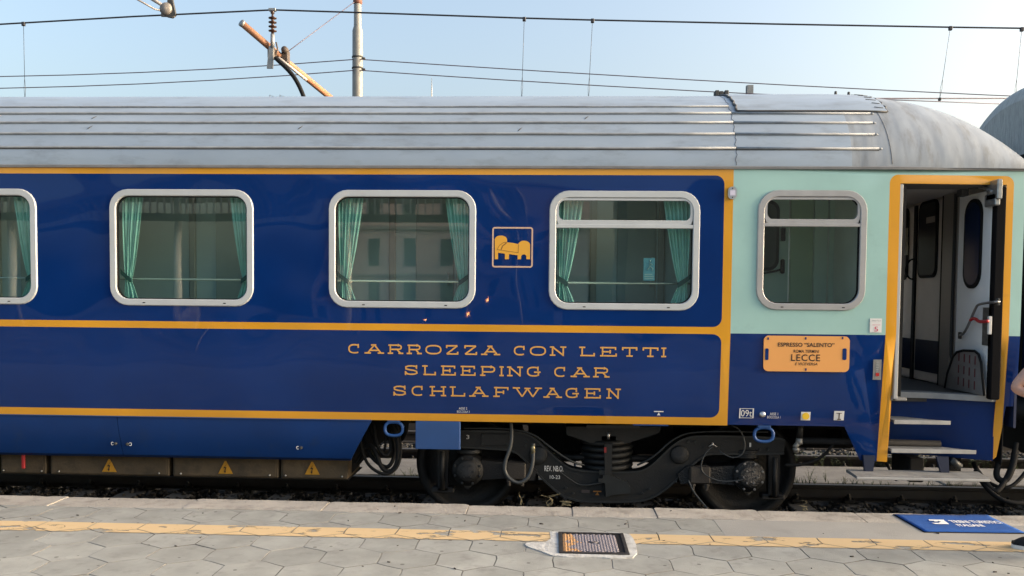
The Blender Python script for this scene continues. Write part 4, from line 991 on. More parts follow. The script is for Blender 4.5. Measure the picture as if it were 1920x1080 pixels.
# secondary suspension
xc_, _ = P(1141, 860, 7.66); zs0 = P(1141, 886, 7.66)[1]; zs1 = P(1141, 826, 7.66)[1]
b = MB(); n_ = 90; b.tube([(xc_+.21*math.cos(i*.36), 7.83+.21*math.sin(i*.36), zs0+(zs1-zs0)*i/n_) for i in range(n_+1)], .027, 10); b.build('coil_spring', BOG, bogie)
b = MB(); b.prism(PP([(1062, 800), (1240, 800), (1236, 812), (1180, 830), (1155, 831), (1155, 818), (1128, 818), (1128, 831), (1105, 830), (1062, 815)], YB+.02), YB+.02, YB+.5); b.build('bolster', BOG, bogie)
b = MB(); b.prism(PP([(1100, 797), (1200, 797), (1200, 803), (1100, 803)], YB-.03), YB-.03, YB+.02); b.build('bolster_ring', BOGL, bogie)
b = MB(); b.prism(PP([(1133, 832), (1148, 832), (1147, 890), (1134, 890)], YB-.06), YB-.06, YB-.02); b.build('lateral_stop', BOG, bogie)
b = MB(); b.prism(PP([(1124, 882), (1143, 882), (1146, 893), (1176, 903), (1182, 914), (1182, 925), (1150, 928), (1137, 932), (1134, 906), (1122, 904), (1122, 897), (1130, 897), (1131, 890), (1124, 890)], YB-.05), YB-.05, YB-.014); b.build('stop_plate', BOGL, bogie)
b = MB(); x_, z_ = P(1141, 817, YB-.07); b.lathe([(0, -.03), (.012, -.03), (.014, .03), (0, .03)], (x_, YB-.07, z_), 'z', 8); b.build('grease_nipple', STEEL, bogie)
b = MB(); x_, z_ = P(1135, 844, YB-.07); b.box(x_-.010, x_+.010, YB-.066, YB-.061, z_-.024, z_+.024); b.build('red_marker', mat('marker_red', (0.25,0.02,0.02), 0.6), bogie)
# hoses on the bogie
HO = mat('grey_hose', (0.040,0.044,0.045), 0.45)
hose([(958, 793, 7.5), (960, 815, 7.49), (957, 840, 7.47), (945, 870, 7.45), (948, 892, 7.44), (970, 908, 7.43), (990, 898, 7.44), (999, 872, 7.46), (1000, 846, 7.48), (1000, 832, 7.5)], .017, HO)
b = MB(); x_, z_ = P(999.5, 842, 7.48); b.lathe([(0, -.04), (.019, -.04), (.019, .02), (.015, .03), (0, .04)], (x_, 7.48, z_), 'z', 10); b.build('hose_coupling', mat('brass_dull', (0.30,0.27,0.17), 0.4, metal=0.6), bogie)
hose([(1372, 798, 7.5), (1388, 805, 7.5), (1398, 830, 7.49), (1394, 852, 7.49), (1375, 860, 7.5), (1355, 850, 7.52), (1348, 845, 7.56)], .0065, HO)
hose([(1335, 838, 7.55), (1322, 850, 7.54), (1314, 870, 7.53), (1316, 885, 7.53), (1330, 896, 7.5), (1355, 904, 7.48), (1392, 900, 7.46)], .006, HO)
hose([(1291, 901, 7.5), (1300, 922, 7.45), (1318, 944, 7.4), (1330, 958, 7.35)], .006, HO)
b = MB(); x_, z_ = P(1336, 834, YB-.02); b.tube([(x_-.035, YB-.03, z_-.02), (x_, YB-.03, z_+.01), (x_+.035, YB-.03, z_-.02)], .007, 6); b.tube([(x_, YB-.03, z_+.02), (x_, YB-.03, z_-.01)], .01, 6); b.build('pipe_clip', STEEL, bogie)
# black cable loops left of the bogie
lp = [[(668, 868, 7.6), (690, 830, 7.58), (705, 845, 7.55), (715, 880, 7.5), (735, 886, 7.5), (748, 860, 7.52), (745, 820, 7.55), (735, 795, 7.6)],
      [(680, 800, 7.7), (690, 850, 7.6), (712, 872, 7.55), (730, 878, 7.55), (742, 850, 7.6), (735, 815, 7.65), (720, 795, 7.7)],
      [(700, 795, 7.6), (706, 835, 7.55), (722, 858, 7.52), (735, 845, 7.55), (728, 810, 7.6), (722, 792, 7.65)],
      [(672, 810, 7.6), (682, 860, 7.55), (700, 882, 7.5), (728, 892, 7.48), (750, 872, 7.5), (752, 830, 7.55), (742, 792, 7.6)],
      [(690, 792, 7.65), (697, 820, 7.6), (712, 846, 7.56), (722, 848, 7.56), (724, 800, 7.62)]]
for i, q in enumerate(lp): hose(q, .020 - .002*i, RUB, 'cable_loop', car)
b = MB(); b.prism(PP([(697, 789), (655, 868), (655, 893), (700, 840), (760, 800), (768, 789)], 7.75), 7.75, 7.85); b.build('end_plate', DARKU, car)
b = MB(); b.box(xsr0-.3, P(1600, 800, 7.9)[0], 7.95, 9.6, .82, .97); b.build('floor_equipment', DARKU, car)
b = MB(); x_ = P(1650, 850, 8.4)[0]; b.box(x_-.4, XEND-.1, 8.3, 9.3, .62, .95); b.build('draw_gear', DARKU, car)
b = MB(); b.box(wx[0]+.55, wx[1]-.55, 8.5, 8.8, .46, .86, .02); b.build('bogie_crossbeam', GRIMY, bogie)
for xa, xb2 in ((wx[1]+.62, XN2+.5), (xsr0-1.2, wx[0]-.75)):
    b = MB(); b.tube([(xa, 8.95, .70), (xa+.04, 8.95, .70), (xb2-.04, 8.95, .70), (xb2, 8.95, .70)], [.15, .22, .22, .15], 18); b.build('air_tank', DARKU, car)
# buffers and end hoses
b = MB(); 
for yy in (7.81, 9.51): b.lathe([(0.10, 0), (.10, .32), (.12, .33), (.12, .36)], (XEND-.02, yy, 1.05), 'x', 20)
pieces(b, 'buffer', BOG, car)
b = MB()
for yy in (7.81, 9.51): b.lathe([(.06, .34), (.06, .42), (.22, .44), (.22, .47), (0.0, .49)], (XEND-.02, yy, 1.05), 'x', 28)
pieces(b, 'buffer_head', BOG, car)
b = MB(); b.box(XN2+1.15, XEND-.021, 7.50, 7.74, .80, 1.12, .01); b.box(dx1+.10, XEND-.04, 7.45, 7.9, .62, 1.10, .01); b.build('headstock', DARKU, car)
for q, r in ((((1872, 868, 7.5), (1866, 895, 7.45), (1885, 905, 7.4), (1898, 880, 7.42), (1905, 845, 7.5)), .026),
             (((1905, 830, 7.5), (1897, 880, 7.45), (1870, 925, 7.35), (1855, 915, 7.4), (1830, 880, 7.5)), .024),
             (((1826, 868, 7.6), (1840, 905, 7.45), (1870, 935, 7.3), (1905, 946, 7.25), (1950, 935, 7.3)), .020),
             (((1845, 900, 7.5), (1880, 918, 7.42), (1905, 908, 7.42), (1935, 870, 7.5)), .016),
             (((1660, 866, 7.55), (1668, 880, 7.5), (1676, 892, 7.5), (1680, 900, 7.6)), .012)):
    hose(q, r, RUB, 'end_hose', car)
# gangway bellows between the cars
b = MB()
for i in range(9):
    x_ = XEND+.01+i*.05; g_ = .03 if i % 2 else 0
    b.box(x_, x_+.03, 8.08+g_, 9.24-g_, 1.15, 3.38-g_, .01)
b.box(XEND, XEND+.44, 8.13, 9.19, 1.18, 3.33); b.build('gangway_bellows', RUB, car)
# small pale brackets on the far slope of the roof
b = MB()
for px in (506, 525):
    x_, z_ = P(px, 178, 9.3); b.tube([(x_, 9.3, z_-.16), (x_, 9.3, z_), (x_+.07, 9.3, z_-.03), (x_+.14, 9.3, z_-.07)], .006, 6)
pieces(b, 'roof_bracket', FRAMEA, car)

# ================================================================== NEXT CARRIAGE
X2 = XEND+0.62
nxt = empty('neighbouring_carriage', (X2+4, YC, 0), 'next carriage with a taller pale ribbed roof end behind the sleeping car', 'train carriage')
NR = mat('next_roof_paint', (0.40,0.415,0.40), 0.65, var=0.2, vscale=2, stretch=(1, 14, 1.2), dirt=((0.13,0.15,0.14), 7, 0.46, 0.7, 0.75), bump=0.5, bscale=9)
b = MB(); A2, H2 = 1.42, 1.07; nT = 40; vs = []
secs = [(0.0, .80), (0.03, .88), (.09, .94), (.18, .975), (.32, .995), (.5, 1.0), (9, 1.0)]
for dx_, k in secs:
    for j in range(nT+1):
        t = math.pi*j/nT; vs.append((X2+dx_, YC-A2*k*math.copysign(abs(math.cos(t))**.85, math.cos(t)), 3.12+H2*k*math.sin(t)))
b.add(vs, [(i*(nT+1)+j, (i+1)*(nT+1)+j, (i+1)*(nT+1)+j+1, i*(nT+1)+j+1) for i in range(len(secs)-1) for j in range(nT)], True)
b.add(vs[:nT+1], [tuple(reversed(range(nT+1)))], False); b.build('roof', NR, nxt)
b = MB(); b.box(X2+.02, X2+9, 7.29, 10.03, 1.0, 3.12); b.build('body', BLUE, nxt)
b = MB(); b.box(X2+.05, X2+9, 7.5, 9.8, .55, .99); b.build('underframe', DARKU, nxt)

# ================================================================== TRACKS AND GROUND
gnd = MB(); gnd.box(-300, 300, -150, 450, -.60, -.42); gnd.build('ground', GROUNDM, None, kind='structure')
b = MB(); b.box(-120, 120, -140, -22.1, -.41, -.2); b.build('forecourt_road', mat('worn_asphalt', (0.11,0.105,0.10), 0.9, var=0.2, vscale=1), None, kind='structure')
b = MB(); b.add([(-40, 6.6, -.235), (60, 6.6, -.235), (60, 22, -.235), (-40, 22, -.235)], [(0, 1, 2, 3)]); b.build('track_bed', GROUNDM, None, kind='structure')
def rail_sec():
    return [(-.075, -.172), (.075, -.172), (.075, -.160), (.012, -.142), (.009, -.05), (.034, -.038), (.036, -.008), (.026, 0), (-.026, 0), (-.036, -.008), (-.034, -.038), (-.009, -.05), (-.012, -.142), (-.075, -.160)]
def track(yc, name, sleepers, x0, x1, label):
    e = empty(name, (0, yc, 0), kind='structure')
    for s_ in (-.75, .75):
        sec = [(yc+s_+a, c) for a, c in rail_sec()]
        b = MB(); b.prism(sec, x0, x1, axis='x'); b.build('rail', RAILM, e)
    return e
tr1 = track(YC, 'near_track', True, -30, 40, '')
tr2 = track(11.95, 'far_track', True, -30, 40, '')
xs0 = P(540, 925, 9.35)[0]
b = MB(); b.box(-.13, .13, -1.3, 1.3, -.39, -.176, .02); proto = b.build('sleeper', SLEEP, None, origin=(0, 0, 0))
bc = MB(); 
for s_ in (-.75, .75):
    for q in (-1, 1):
        bc.box(-.06, .06, s_+q*.085, s_+q*.15 if q > 0 else s_+q*.085+.0, -.176, -.135, .008) if q > 0 else bc.box(-.06, .06, s_-.15, s_-.085, -.176, -.135, .008)
        bc.lathe([(0, .06), (.016, .058), (.018, .03), (.03, .028), (.03, 0)][::-1], (0, s_+q*.11, -.135), 'z', 8, False)
        bc.tube([(-.05, s_+q*.12, -.13), (-.02, s_+q*.055, -.12), (.02, s_+q*.055, -.12), (.05, s_+q*.12, -.13)], .009, 6)
clip = bc.build('rail_fastening', GRIMY, None, origin=(0, 0, 0))
for tr, yc in ((tr1, YC), (tr2, 11.95)):
    for i in range(-10, 16):
        xx = xs0+i*.56
        o = proto.copy(); link(o, tr, (xx, yc, 0)); c = clip.copy(); link(c, tr, (xx, yc, 0))
bpy.data.objects.remove(proto); bpy.data.objects.remove(clip)
# ballast stones
def stones(name, n_, x0, x1, y0, y1, z, seed, avoid=None, smin=.018, smax=.034):
    rnd = random.Random(seed); V = []; Fc = []
    base = [Vector(v) for v in ((0,0,1),(.9,0,.2),(.3,.85,.25),(-.75,.5,.2),(-.7,-.55,.25),(.35,-.9,.2),(0,0,-1),(.6,.5,-.5),(-.6,.1,-.6),(.1,-.6,-.6))]
    fs = [(0,1,2),(0,2,3),(0,3,4),(0,4,5),(0,5,1),(1,7,2),(2,7,8),(2,8,3),(3,8,4),(4,8,9),(4,9,5),(5,9,1),(1,9,7),(7,9,6),(7,6,8),(8,6,9)]
    for _ in range(n_):
        x, y = rnd.uniform(x0, x1), rnd.uniform(y0, y1)
        if avoid and avoid(x, y): continue
        s_ = rnd.uniform(smin, smax); rot = Matrix.Rotation(rnd.uniform(0, 6.28), 3, 'Z') @ Matrix.Rotation(rnd.uniform(0, 6.28), 3, 'X')
        sc = Vector((rnd.uniform(.8, 1.5), rnd.uniform(.7, 1.2), rnd.uniform(.6, 1.0)))
        zz = z+rnd.uniform(-.01, .03)+.03*noise.noise(Vector((x*1.3, y*1.3, seed))); k = len(V)
        for v in base:
            q = rot @ Vector((v.x*sc.x*rnd.uniform(.85, 1.1), v.y*sc.y, v.z*sc.z))*s_; V.append((x+q.x, y+q.y, zz+q.z))
        Fc += [(a+k, c+k, d+k) for a, c, d in fs]
    me = bpy.data.meshes.new(name); me.from_pydata(V, [], Fc); me.materials.append(BALL); me.update()
    o = bpy.data.objects.new(name, me); link(o, None, (0, 0, 0)); o['kind'] = 'stuff'; return o
def av(x, y): return abs(y-7.91) < .09 or abs(y-9.41) < .09
stones('ballast_gravel', 15000, -7.2, 6.6, 7.03, 10.02, -.20, 1, av)
stones('far_ballast_gravel', 6000, -7.5, 7.5, 10.95, 13.5, -.2, 2, lambda x, y: abs(y-11.2) < .09 or abs(y-12.7) < .09, .025, .045)
# concrete walkway between the tracks, slab by slab
walk = empty('walkway', (0, 10.4, 0), kind='structure')
y0w = 10.03; y1w = G(1450, 873, -.12)[1]
rnd = random.Random(4); x_ = -9.0
while x_ < 9.5:
    l_ = rnd.uniform(1.7, 2.2); b = MB(); dz = rnd.uniform(-.008, .008); b.box(x_, x_+l_-.012, y0w+rnd.uniform(-.01, .01), y1w, -.30, -.11+dz, .012); b.build('slab', CONC, walk); x_ += l_
# wall of the opposite platform
b = MB(); b.box(-60, 80, 14.2, 19, -.4, .30, .03); b.build('opposite_platform', mat('opposite_platform_wall', (0.06,0.055,0.05), 0.9, var=0.3, vscale=2), None, kind='structure')
# weeds
WEED = mat('weed_green', (0.05,0.075,0.022), 0.8, var=0.5, vscale=20); WEEDD = mat('weed_dry', (0.22,0.19,0.11), 0.85, var=0.3, vscale=20)
def weed_geo(mb, x, y, z, h, rnd, ns=6, leaf=True, curl=0.0, lsz=1.0):
    for _ in range(ns):
        a = rnd.uniform(0, 6.28); ln = h*rnd.uniform(.5, 1.0); lean = rnd.uniform(.1, .6)
        pts = []
        for i in range(7):
            u = i/6; pts.append((x+math.cos(a)*ln*lean*u**1.5+curl*.03*math.sin(u*9+a), y+math.sin(a)*ln*lean*u**1.5*.6, z+ln*(u-curl*.45*u*u)))
        mb.cur = 0; mb.tube(pts, [.0022*(1-.6*i/6) for i in range(7)], 4, smooth=False)
        if leaf:
            mb.cur = 0
            for i in range(1, 7):
                for q in range(2):
                    p = Vector(pts[i]); b_ = rnd.uniform(0, 6.28); s_ = h*.16*rnd.uniform(.5, 1)*lsz; d = Vector((math.cos(b_), math.sin(b_)*.7, rnd.uniform(-.1, .7)))*s_; w_ = Vector((-math.sin(b_), math.cos(b_), 0))*s_*.22
                    mb.add([p, p+d*.5+w_, p+d, p+d*.5-w_], [(0, 1, 2, 3)], False)
rnd = random.Random(11); b = MB()
for i in range(330):
    x_ = rnd.uniform(-8, 9); 
    weed_geo(b, x_, 10.0+rnd.uniform(-.03, .05), -.14, rnd.uniform(.03, .13), rnd, 5)
b.build('verge_weeds', WEED, None, kind='stuff')
b = MB()
for i in range(330):
    x_ = rnd.uniform(-6, 9); 
    weed_geo(b, x_, y1w+rnd.uniform(.02, .2), -.18, rnd.uniform(.05, .28), rnd, 5)
b.build('bank_weeds', WEED, None, kind='stuff')
for px, py, h, lab in ((1518, 905, .22, 'tall green weed at the near edge of the concrete strip beside the bogie wheel'), (1548, 903, .14, 'small green weed on the concrete strip under the lower footboard end'), (1615, 868, .30, 'dry upright weed behind the concrete strip below the stairs')):
    x_, y_ = G(px, py, -.11) if py > 880 else G(px, py, -.15); b = MB(); weed_geo(b, x_, y_, -.12, h, rnd, 7, lsz=.8); b.build('weed_plant', WEED if px < 1600 else WEEDD, None, label=lab, cat='plant')
for k, (px, h, cu, lab) in enumerate(((977, .15, .2, 'thin dry weed standing beside the left bogie wheel at the platform edge'), (1030, .17, .9, 'curly dry weed in front of the bogie at the platform edge'), (1062, .10, 1.4, 'low tangled dry weed behind the kerb stones before the bogie'), (1510, .12, .8, 'small pale weed beyond the platform edge right of the wheel'))):
    x_, z_ = P(px, 952, 7.06); b = MB(); weed_geo(b, x_, 7.06, .28, h*1.1, rnd, 3 if k == 0 else 4, leaf=True, curl=cu, lsz=.3); b.build('dry_weed', WEEDD, None, label=lab, cat='plant')
# ================================================================== PLATFORM
ZP = 0.32
EY = (G(200, 933, ZP)[1]+G(1300, 951, ZP)[1])/2; KY = (G(200, 953, ZP)[1]+G(1280, 970, ZP)[1])/2
B1 = (G(0, 978, ZP)[1]+G(1280, 1003, ZP)[1])/2; B0 = (G(0, 995, ZP)[1]+G(1280, 1021, ZP)[1])/2
plat = empty('platform', (0, 0, ZP), kind='structure')
SLAB = mat('joint_mortar', (0.27,0.265,0.25), 0.95, color2=(0.085,0.082,0.077), vscale=2.4, bump=0.4, bscale=60)
b = MB(); b.box(-60, 80, -22, EY-0.05, -.45, ZP-0.0045); b.build('platform_base', SLAB, plat)
PAV = mat('paver_grey_concrete', (0.322,0.326,0.302), 0.9, var=0.24, vscale=3.4, bump=0.55, bscale=110, bdist=.006, dirt=((0.17,0.165,0.155), 8, 0.53, 0.74, 0.7), objrand=0.08)
PAVD = PAV
KERB = mat('kerb_stone_pale', (0.43,0.40,0.355), 0.9, var=0.2, vscale=3, bump=0.8, bscale=45, bdist=.012, dirt=((0.22,0.20,0.175), 6, 0.50, 0.70, 0.75), objrand=0.05)
# speckle of tar spots on the pavers
def add_spots(m, scale=14, th=.085, colr=(0.07,0.065,0.06)):
    n = m.node_tree.nodes; l = m.node_tree.links; b_ = n['Principled BSDF']; src = b_.inputs['Base Color'].links[0].from_socket
    v = n.new('ShaderNodeTexVoronoi'); v.inputs['Scale'].default_value = scale; v.inputs['Randomness'].default_value = 1
    geo = n.new('ShaderNodeNewGeometry'); l.new(geo.outputs['Position'], v.inputs['Vector'])
    lt = n.new('ShaderNodeMath'); lt.operation = 'LESS_THAN'; lt.inputs[1].default_value = th; l.new(v.outputs['Distance'], lt.inputs[0])
    sp = n.new('ShaderNodeSeparateColor'); l.new(v.outputs['Color'], sp.inputs[0]); g2 = n.new('ShaderNodeMath'); g2.operation = 'GREATER_THAN'; g2.inputs[1].default_value = .72; l.new(sp.outputs[0], g2.inputs[0])
    mu = n.new('ShaderNodeMath'); mu.operation = 'MULTIPLY'; l.new(lt.outputs[0], mu.inputs[0]); l.new(g2.outputs[0], mu.inputs[1])
    mu2 = n.new('ShaderNodeMath'); mu2.operation = 'MULTIPLY'; mu2.inputs[1].default_value = .75; l.new(mu.outputs[0], mu2.inputs[0])
    mx = n.new('ShaderNodeMix'); mx.data_type = 'RGBA'; l.new(mu2.outputs[0], mx.inputs['Factor']); l.new(src, mx.inputs['A']); mx.inputs['B'].default_value = (*colr, 1); l.new(mx.outputs['Result'], b_.inputs['Base Color'])
add_spots(PAV, 9, .13); 
# kerb stones: individual, with chipped edges
rnd = random.Random(21)
joints = [G(px, 960, ZP)[0] for px in (-420, -190, 60, 330, 600, 875, 1073, 1228, 1420, 1600, 1830)]
joints = [joints[0]-1.3*k for k in range(6, 0, -1)]+joints+[joints[-1]+1.2*k for k in range(1, 5)]
for x0, x1 in zip(joints, joints[1:]):
    b = MB(); n_ = 36; z1 = ZP+rnd.uniform(-.003, .004); vs = []
    sd_ = rnd.uniform(0, 99)
    for i in range(n_+1):
        x = x0+.005+(x1-x0-.010)*i/n_
        ed = EY+.012*noise.noise(Vector((x*2.1, sd_, 0)))+.03*min(0, noise.noise(Vector((x*9, 3, sd_)))) - (.02 if i in (0, n_) else 0)
        bk = KY+.005+.004*noise.noise(Vector((x*4, 7, sd_)))
        dz = .003*noise.noise(Vector((x*3, 1, sd_)))
        vs += [(x, bk, ZP-.02), (x, bk+.004, z1+dz-.003), (x, bk+.015, z1+dz), (x, ed-.03, z1+dz), (x, ed-.008, z1+dz-.006), (x, ed, z1+dz-.022), (x, ed-.004, z1-.25)]
    fs = [(i*7+j, (i+1)*7+j, (i+1)*7+j+1, i*7+j+1) for i in range(n_) for j in range(6)]
    fs += [tuple(reversed(range(7))), tuple(range(n_*7, n_*7+7))]
    b.add(vs, fs, False); b.build('kerb_stone', KERB, plat)
b = MB(); b.box(-60, 80, EY-.3, EY-.06, -.45, ZP-.10); b.build('platform_wall', SLAB, plat)
# hexagonal pavers
AF = 107/ (F/ (G(900, 1035, ZP)[1])) ; RP = AF*math.sqrt(3)/2; RAD = AF/math.sqrt(3)
hx0, hy0 = G(883, 1023, ZP)    # a vertical joint in row A
def clip(poly, f):
    out = []
    for i in range(len(poly)):
        a, c = poly[i], poly[(i+1) % len(poly)]; fa, fc = f(a), f(c)
        if fa >= 0: out.append(a)
        if (fa >= 0) != (fc >= 0): t = fa/(fa-fc); out.append((a[0]+(c[0]-a[0])*t, a[1]+(c[1]-a[1])*t))
    return out
def hexa(cx, cy, g=.0019):
    r = RAD-g; c6 = [(r*math.sin(R_(60*k)), r*math.cos(R_(60*k))) for k in range(6)]; out = []
    for k in range(6):
        for t in (0, .33, .67):
            x = c6[k][0]*(1-t)+c6[(k+1) % 6][0]*t; y = c6[k][1]*(1-t)+c6[(k+1) % 6][1]*t
            s_ = RAD/(RAD-g); wx, wy = cx+x*s_, cy+y*s_
            out.append((cx+x+.011*noise.noise(Vector((wx*6, wy*6, 1)))+.004*noise.noise(Vector((wx*23, wy*23, 3))), cy+y+.011*noise.noise(Vector((wx*6, wy*6, 9)))+.004*noise.noise(Vector((wx*23, wy*23, 5)))))
    return out
def paver_geo(mb, poly, z, tilt=(0, 0), ctr=(0, 0), ch=.0014):
    n_ = len(poly); cx = sum(p[0] for p in poly)/n_; cy = sum(p[1] for p in poly)/n_
    def zz(x, y): return z+tilt[0]*(x-cx)+tilt[1]*(y-cy)
    inner = [(cx+(x-cx)*(1-ch*2.2/RAD), cy+(y-cy)*(1-ch*2.2/RAD)) for x, y in poly]
    vs = [(x, y, z-.03) for x, y in poly]+[(x, y, zz(x, y)-ch) for x, y in poly]+[(x, y, zz(x, y)) for x, y in inner]
    area = sum(poly[i][0]*poly[(i+1) % n_][1]-poly[(i+1) % n_][0]*poly[i][1] for i in range(n_))
    fs = [(k*n_+i, k*n_+(i+1) % n_, (k+1)*n_+(i+1) % n_, (k+1)*n_+i) for k in range(2) for i in range(n_)]+[tuple(range(2*n_, 3*n_))]
    if area < 0: fs = [tuple(reversed(f)) for f in fs]
    k = len(mb.mi); mb.add(vs, fs, False)
    for i in range(2*n_): mb.mi[k+i] = 1
XS = G(1345, 985, ZP)[0]       # right of this the strip behind the kerb is plain concrete
far = MB(); band = []
rnd = random.Random(5)
hexmesh = None
for r_ in range(-14, 8):
    cy = hy0+r_*RP
    for c_ in range(-26, 27):
        cx = hx0+(c_+.5*(1+abs(r_) % 2))*AF
        poly = hexa(cx, cy)
        full = True
        if cy+RAD > KY: poly = clip(poly, lambda p: KY-.002-p[1]); full = False
        if len(poly) < 3: continue
        if cy > B1-.1 and cx > XS-.2:
            poly = clip(poly, lambda p: (XS-p[0]) if p[1] > B1 else 1); full = False
            if len(poly) < 3 or cx > XS+.2:
                poly = clip(hexa(cx, cy), lambda p: B1-p[1])
                if len(poly) < 3: continue
        ar = abs(sum(poly[i][0]*poly[(i+1) % len(poly)][1]-poly[(i+1) % len(poly)][0]*poly[i][1] for i in range(len(poly))))/2
        if ar < .001: continue
        inb = cy+RAD > B0 and cy-RAD < B1
        z = ZP+rnd.uniform(-.0012, .0012); tilt = (0, 0) if inb else (rnd.uniform(-.008, .008), rnd.uniform(-.008, .008))
        if inb: z = ZP+rnd.uniform(-.0006, .0006)
        vis = cy > 4.75 and abs(cx) < 4.9
        if vis: b = MB(); paver_geo(b, poly, z, tilt); b.build('paver', [PAV, SLAB], plat)
        else: paver_geo(far, poly, z, tilt)
        if inb:
            q = clip(clip(hexa(cx, cy, .005), lambda p: p[1]-B0), lambda p: B1-p[1])
            if len(q) >= 3: band.append([(x, y+.006*noise.noise(Vector((x*5, y*9, 0)))) for x, y in q])
far.build('paving', [PAV, SLAB], plat, kind='stuff')
# plain concrete behind the kerb at the right, and white mortar round the drain cover
b = MB(); b.box(XS, 9, B1+.004, KY-.003, ZP-.02, ZP+.0005, .003); b.build('concrete_strip', mat('smooth_concrete_grey', (0.33,0.325,0.305), 0.9, var=0.12, vscale=2, bump=0.4, bscale=120, dirt=((0.22,0.21,0.2), 5, 0.58, 0.8, 0.5)), plat)
# yellow safety line, worn
YM = bpy.data.materials.new('worn_yellow_line'); YM.use_nodes = True; n = YM.node_tree.nodes; l = YM.node_tree.links; pb = n['Principled BSDF']; pb.inputs['Roughness'].default_value = .75
geo = n.new('ShaderNodeNewGeometry'); mp = n.new('ShaderNodeMapping'); mp.inputs['Scale'].default_value = (1, 2.2, 1); l.new(geo.outputs['Position'], mp.inputs[0])
t1 = n.new('ShaderNodeTexNoise'); t1.inputs['Scale'].default_value = 3.2; t1.inputs['Detail'].default_value = 9; t1.inputs['Roughness'].default_value = .68; l.new(mp.outputs[0], t1.inputs['Vector'])
cr = n.new('ShaderNodeMapRange'); cr.inputs['From Min'].default_value = .55; cr.inputs['From Max'].default_value = .59; l.new(t1.outputs[0], cr.inputs[0])
t2 = n.new('ShaderNodeTexNoise'); t2.inputs['Scale'].default_value = 9; t2.inputs['Detail'].default_value = 6; l.new(mp.outputs[0], t2.inputs['Vector'])
mx = n.new('ShaderNodeMix'); mx.data_type = 'RGBA'; l.new(t2.outputs[0], mx.inputs['Factor']); mx.inputs['A'].default_value = (.58, .41, .21, 1); mx.inputs['B'].default_value = (.62, .47, .28, 1); l.new(mx.outputs['Result'], pb.inputs['Base Color'])
tp2 = n.new('ShaderNodeBsdfTransparent'); ms = n.new('ShaderNodeMixShader'); l.new(cr.outputs[0], ms.inputs[0]); l.new(pb.outputs[0], ms.inputs[1]); l.new(tp2.outputs[0], ms.inputs[2]); l.new(ms.outputs[0], n['Material Output'].inputs[0])
dc0, dc1 = G(1042, 1020, ZP)[0], G(1186, 1030, ZP)[0]
b = MB()
for q in band:
    for f, keep in ((lambda p: dc0-.01-p[0], 1), (lambda p: p[0]-dc1-.01, 1)):
        qq = clip(q, f)
        if len(qq) >= 3:
            ar = sum(qq[i][0]*qq[(i+1) % len(qq)][1]-qq[(i+1) % len(qq)][0]*qq[i][1] for i in range(len(qq)))
            if ar < 0: qq = qq[::-1]
            b.add([(x, y, ZP+.004) for x, y in qq], [tuple(range(len(qq)))], False)
b.build('yellow_line', YM, plat)
b = MB(); rnd = random.Random(8)
for _ in range(46):
    x, y = rnd.uniform(-4.4, 4.2), rnd.uniform(5.0, EY-.05); s_ = rnd.uniform(.004, .012); a_ = rnd.uniform(0, 3.1)
    b.tube([(x, y, ZP+.004), (x+s_*2*math.cos(a_), y+s_*2*math.sin(a_), ZP+.005)], s_*.45, 5)
b.build('platform_litter', mat('litter_dark', (0.04,0.035,0.03), 0.9), None, kind='stuff')
# drain cover -----------------------------------------------------------
c4 = [G(1048, 1001, ZP), G(1168, 1003, ZP), G(1181, 1042, ZP), G(1047, 1040, ZP)]
cx_ = sum(p[0] for p in c4)/4; cy_ = sum(p[1] for p in c4)/4; dw = (abs(c4[1][0]-c4[0][0])+abs(c4[2][0]-c4[3][0]))/4; dh = (c4[0][1]-c4[3][1])/2
b = MB(); MORT = mat('white_mortar', (0.58,0.58,0.56), 0.9, var=0.25, vscale=7, bump=0.8, bscale=40, dirt=((0.30,0.29,0.27), 12, 0.5, 0.65, 0.7))
mp_ = [(-dw-.06, dh+.03), (-dw-.05, 0.03), (-dw-.22, .0), (-dw-.24, -.08), (-dw-.10, -dh+.02), (-dw-.02, -dh-.07), (0, -dh-.05), (dw*.6, -dh-.07), (dw+.05, -dh-.04), (dw+.07, dh*.4), (dw+.04, dh+.05), (0, dh+.045)]
mp_ = [(v.x, v.y) for v in smoothpath([Vector((a, c, 0)) for a, c in mp_+[mp_[0]]], 1)][:-1]
b.prism([(cx_+a+.01*noise.noise(Vector((a*20, c*20, 0))), cy_+c+.008*noise.noise(Vector((a*20, c*20, 5)))) for a, c in mp_], ZP-.01, ZP+.0065, axis='z'); b.build('mortar_patch', MORT, plat)
IRON = mat('cast_iron_cover', (0.075,0.070,0.080), 0.55, metal=0.4, var=0.3, vscale=14)
drain = empty('drain_cover', (cx_, cy_, ZP), 'cast iron drain cover with a mesh tread and worn yellow paint set in pale mortar', 'drain cover')
b = MB(); t_ = .025
b.box(cx_-dw, cx_+dw, cy_-dh, cy_+dh, ZP-.01, ZP+.009); b.build('cover_plate', mat('cover_dark', (0.012,0.011,0.012), 0.6, var=0.3, vscale=14), drain)
b = MB()
for q in ((-dw, dw, -dh, -dh+t_), (-dw, dw, dh-t_, dh), (-dw, -dw+t_, -dh+t_, dh-t_), (dw-t_, dw, -dh+t_, dh-t_)):
    b.box(cx_+q[0], cx_+q[1], cy_+q[2], cy_+q[3], ZP+.0095, ZP+.016, .002)
b.build('cover_frame', mat('cover_frame_iron', (0.05,0.047,0.048), 0.6, metal=0.3, var=0.4, vscale=20), drain)
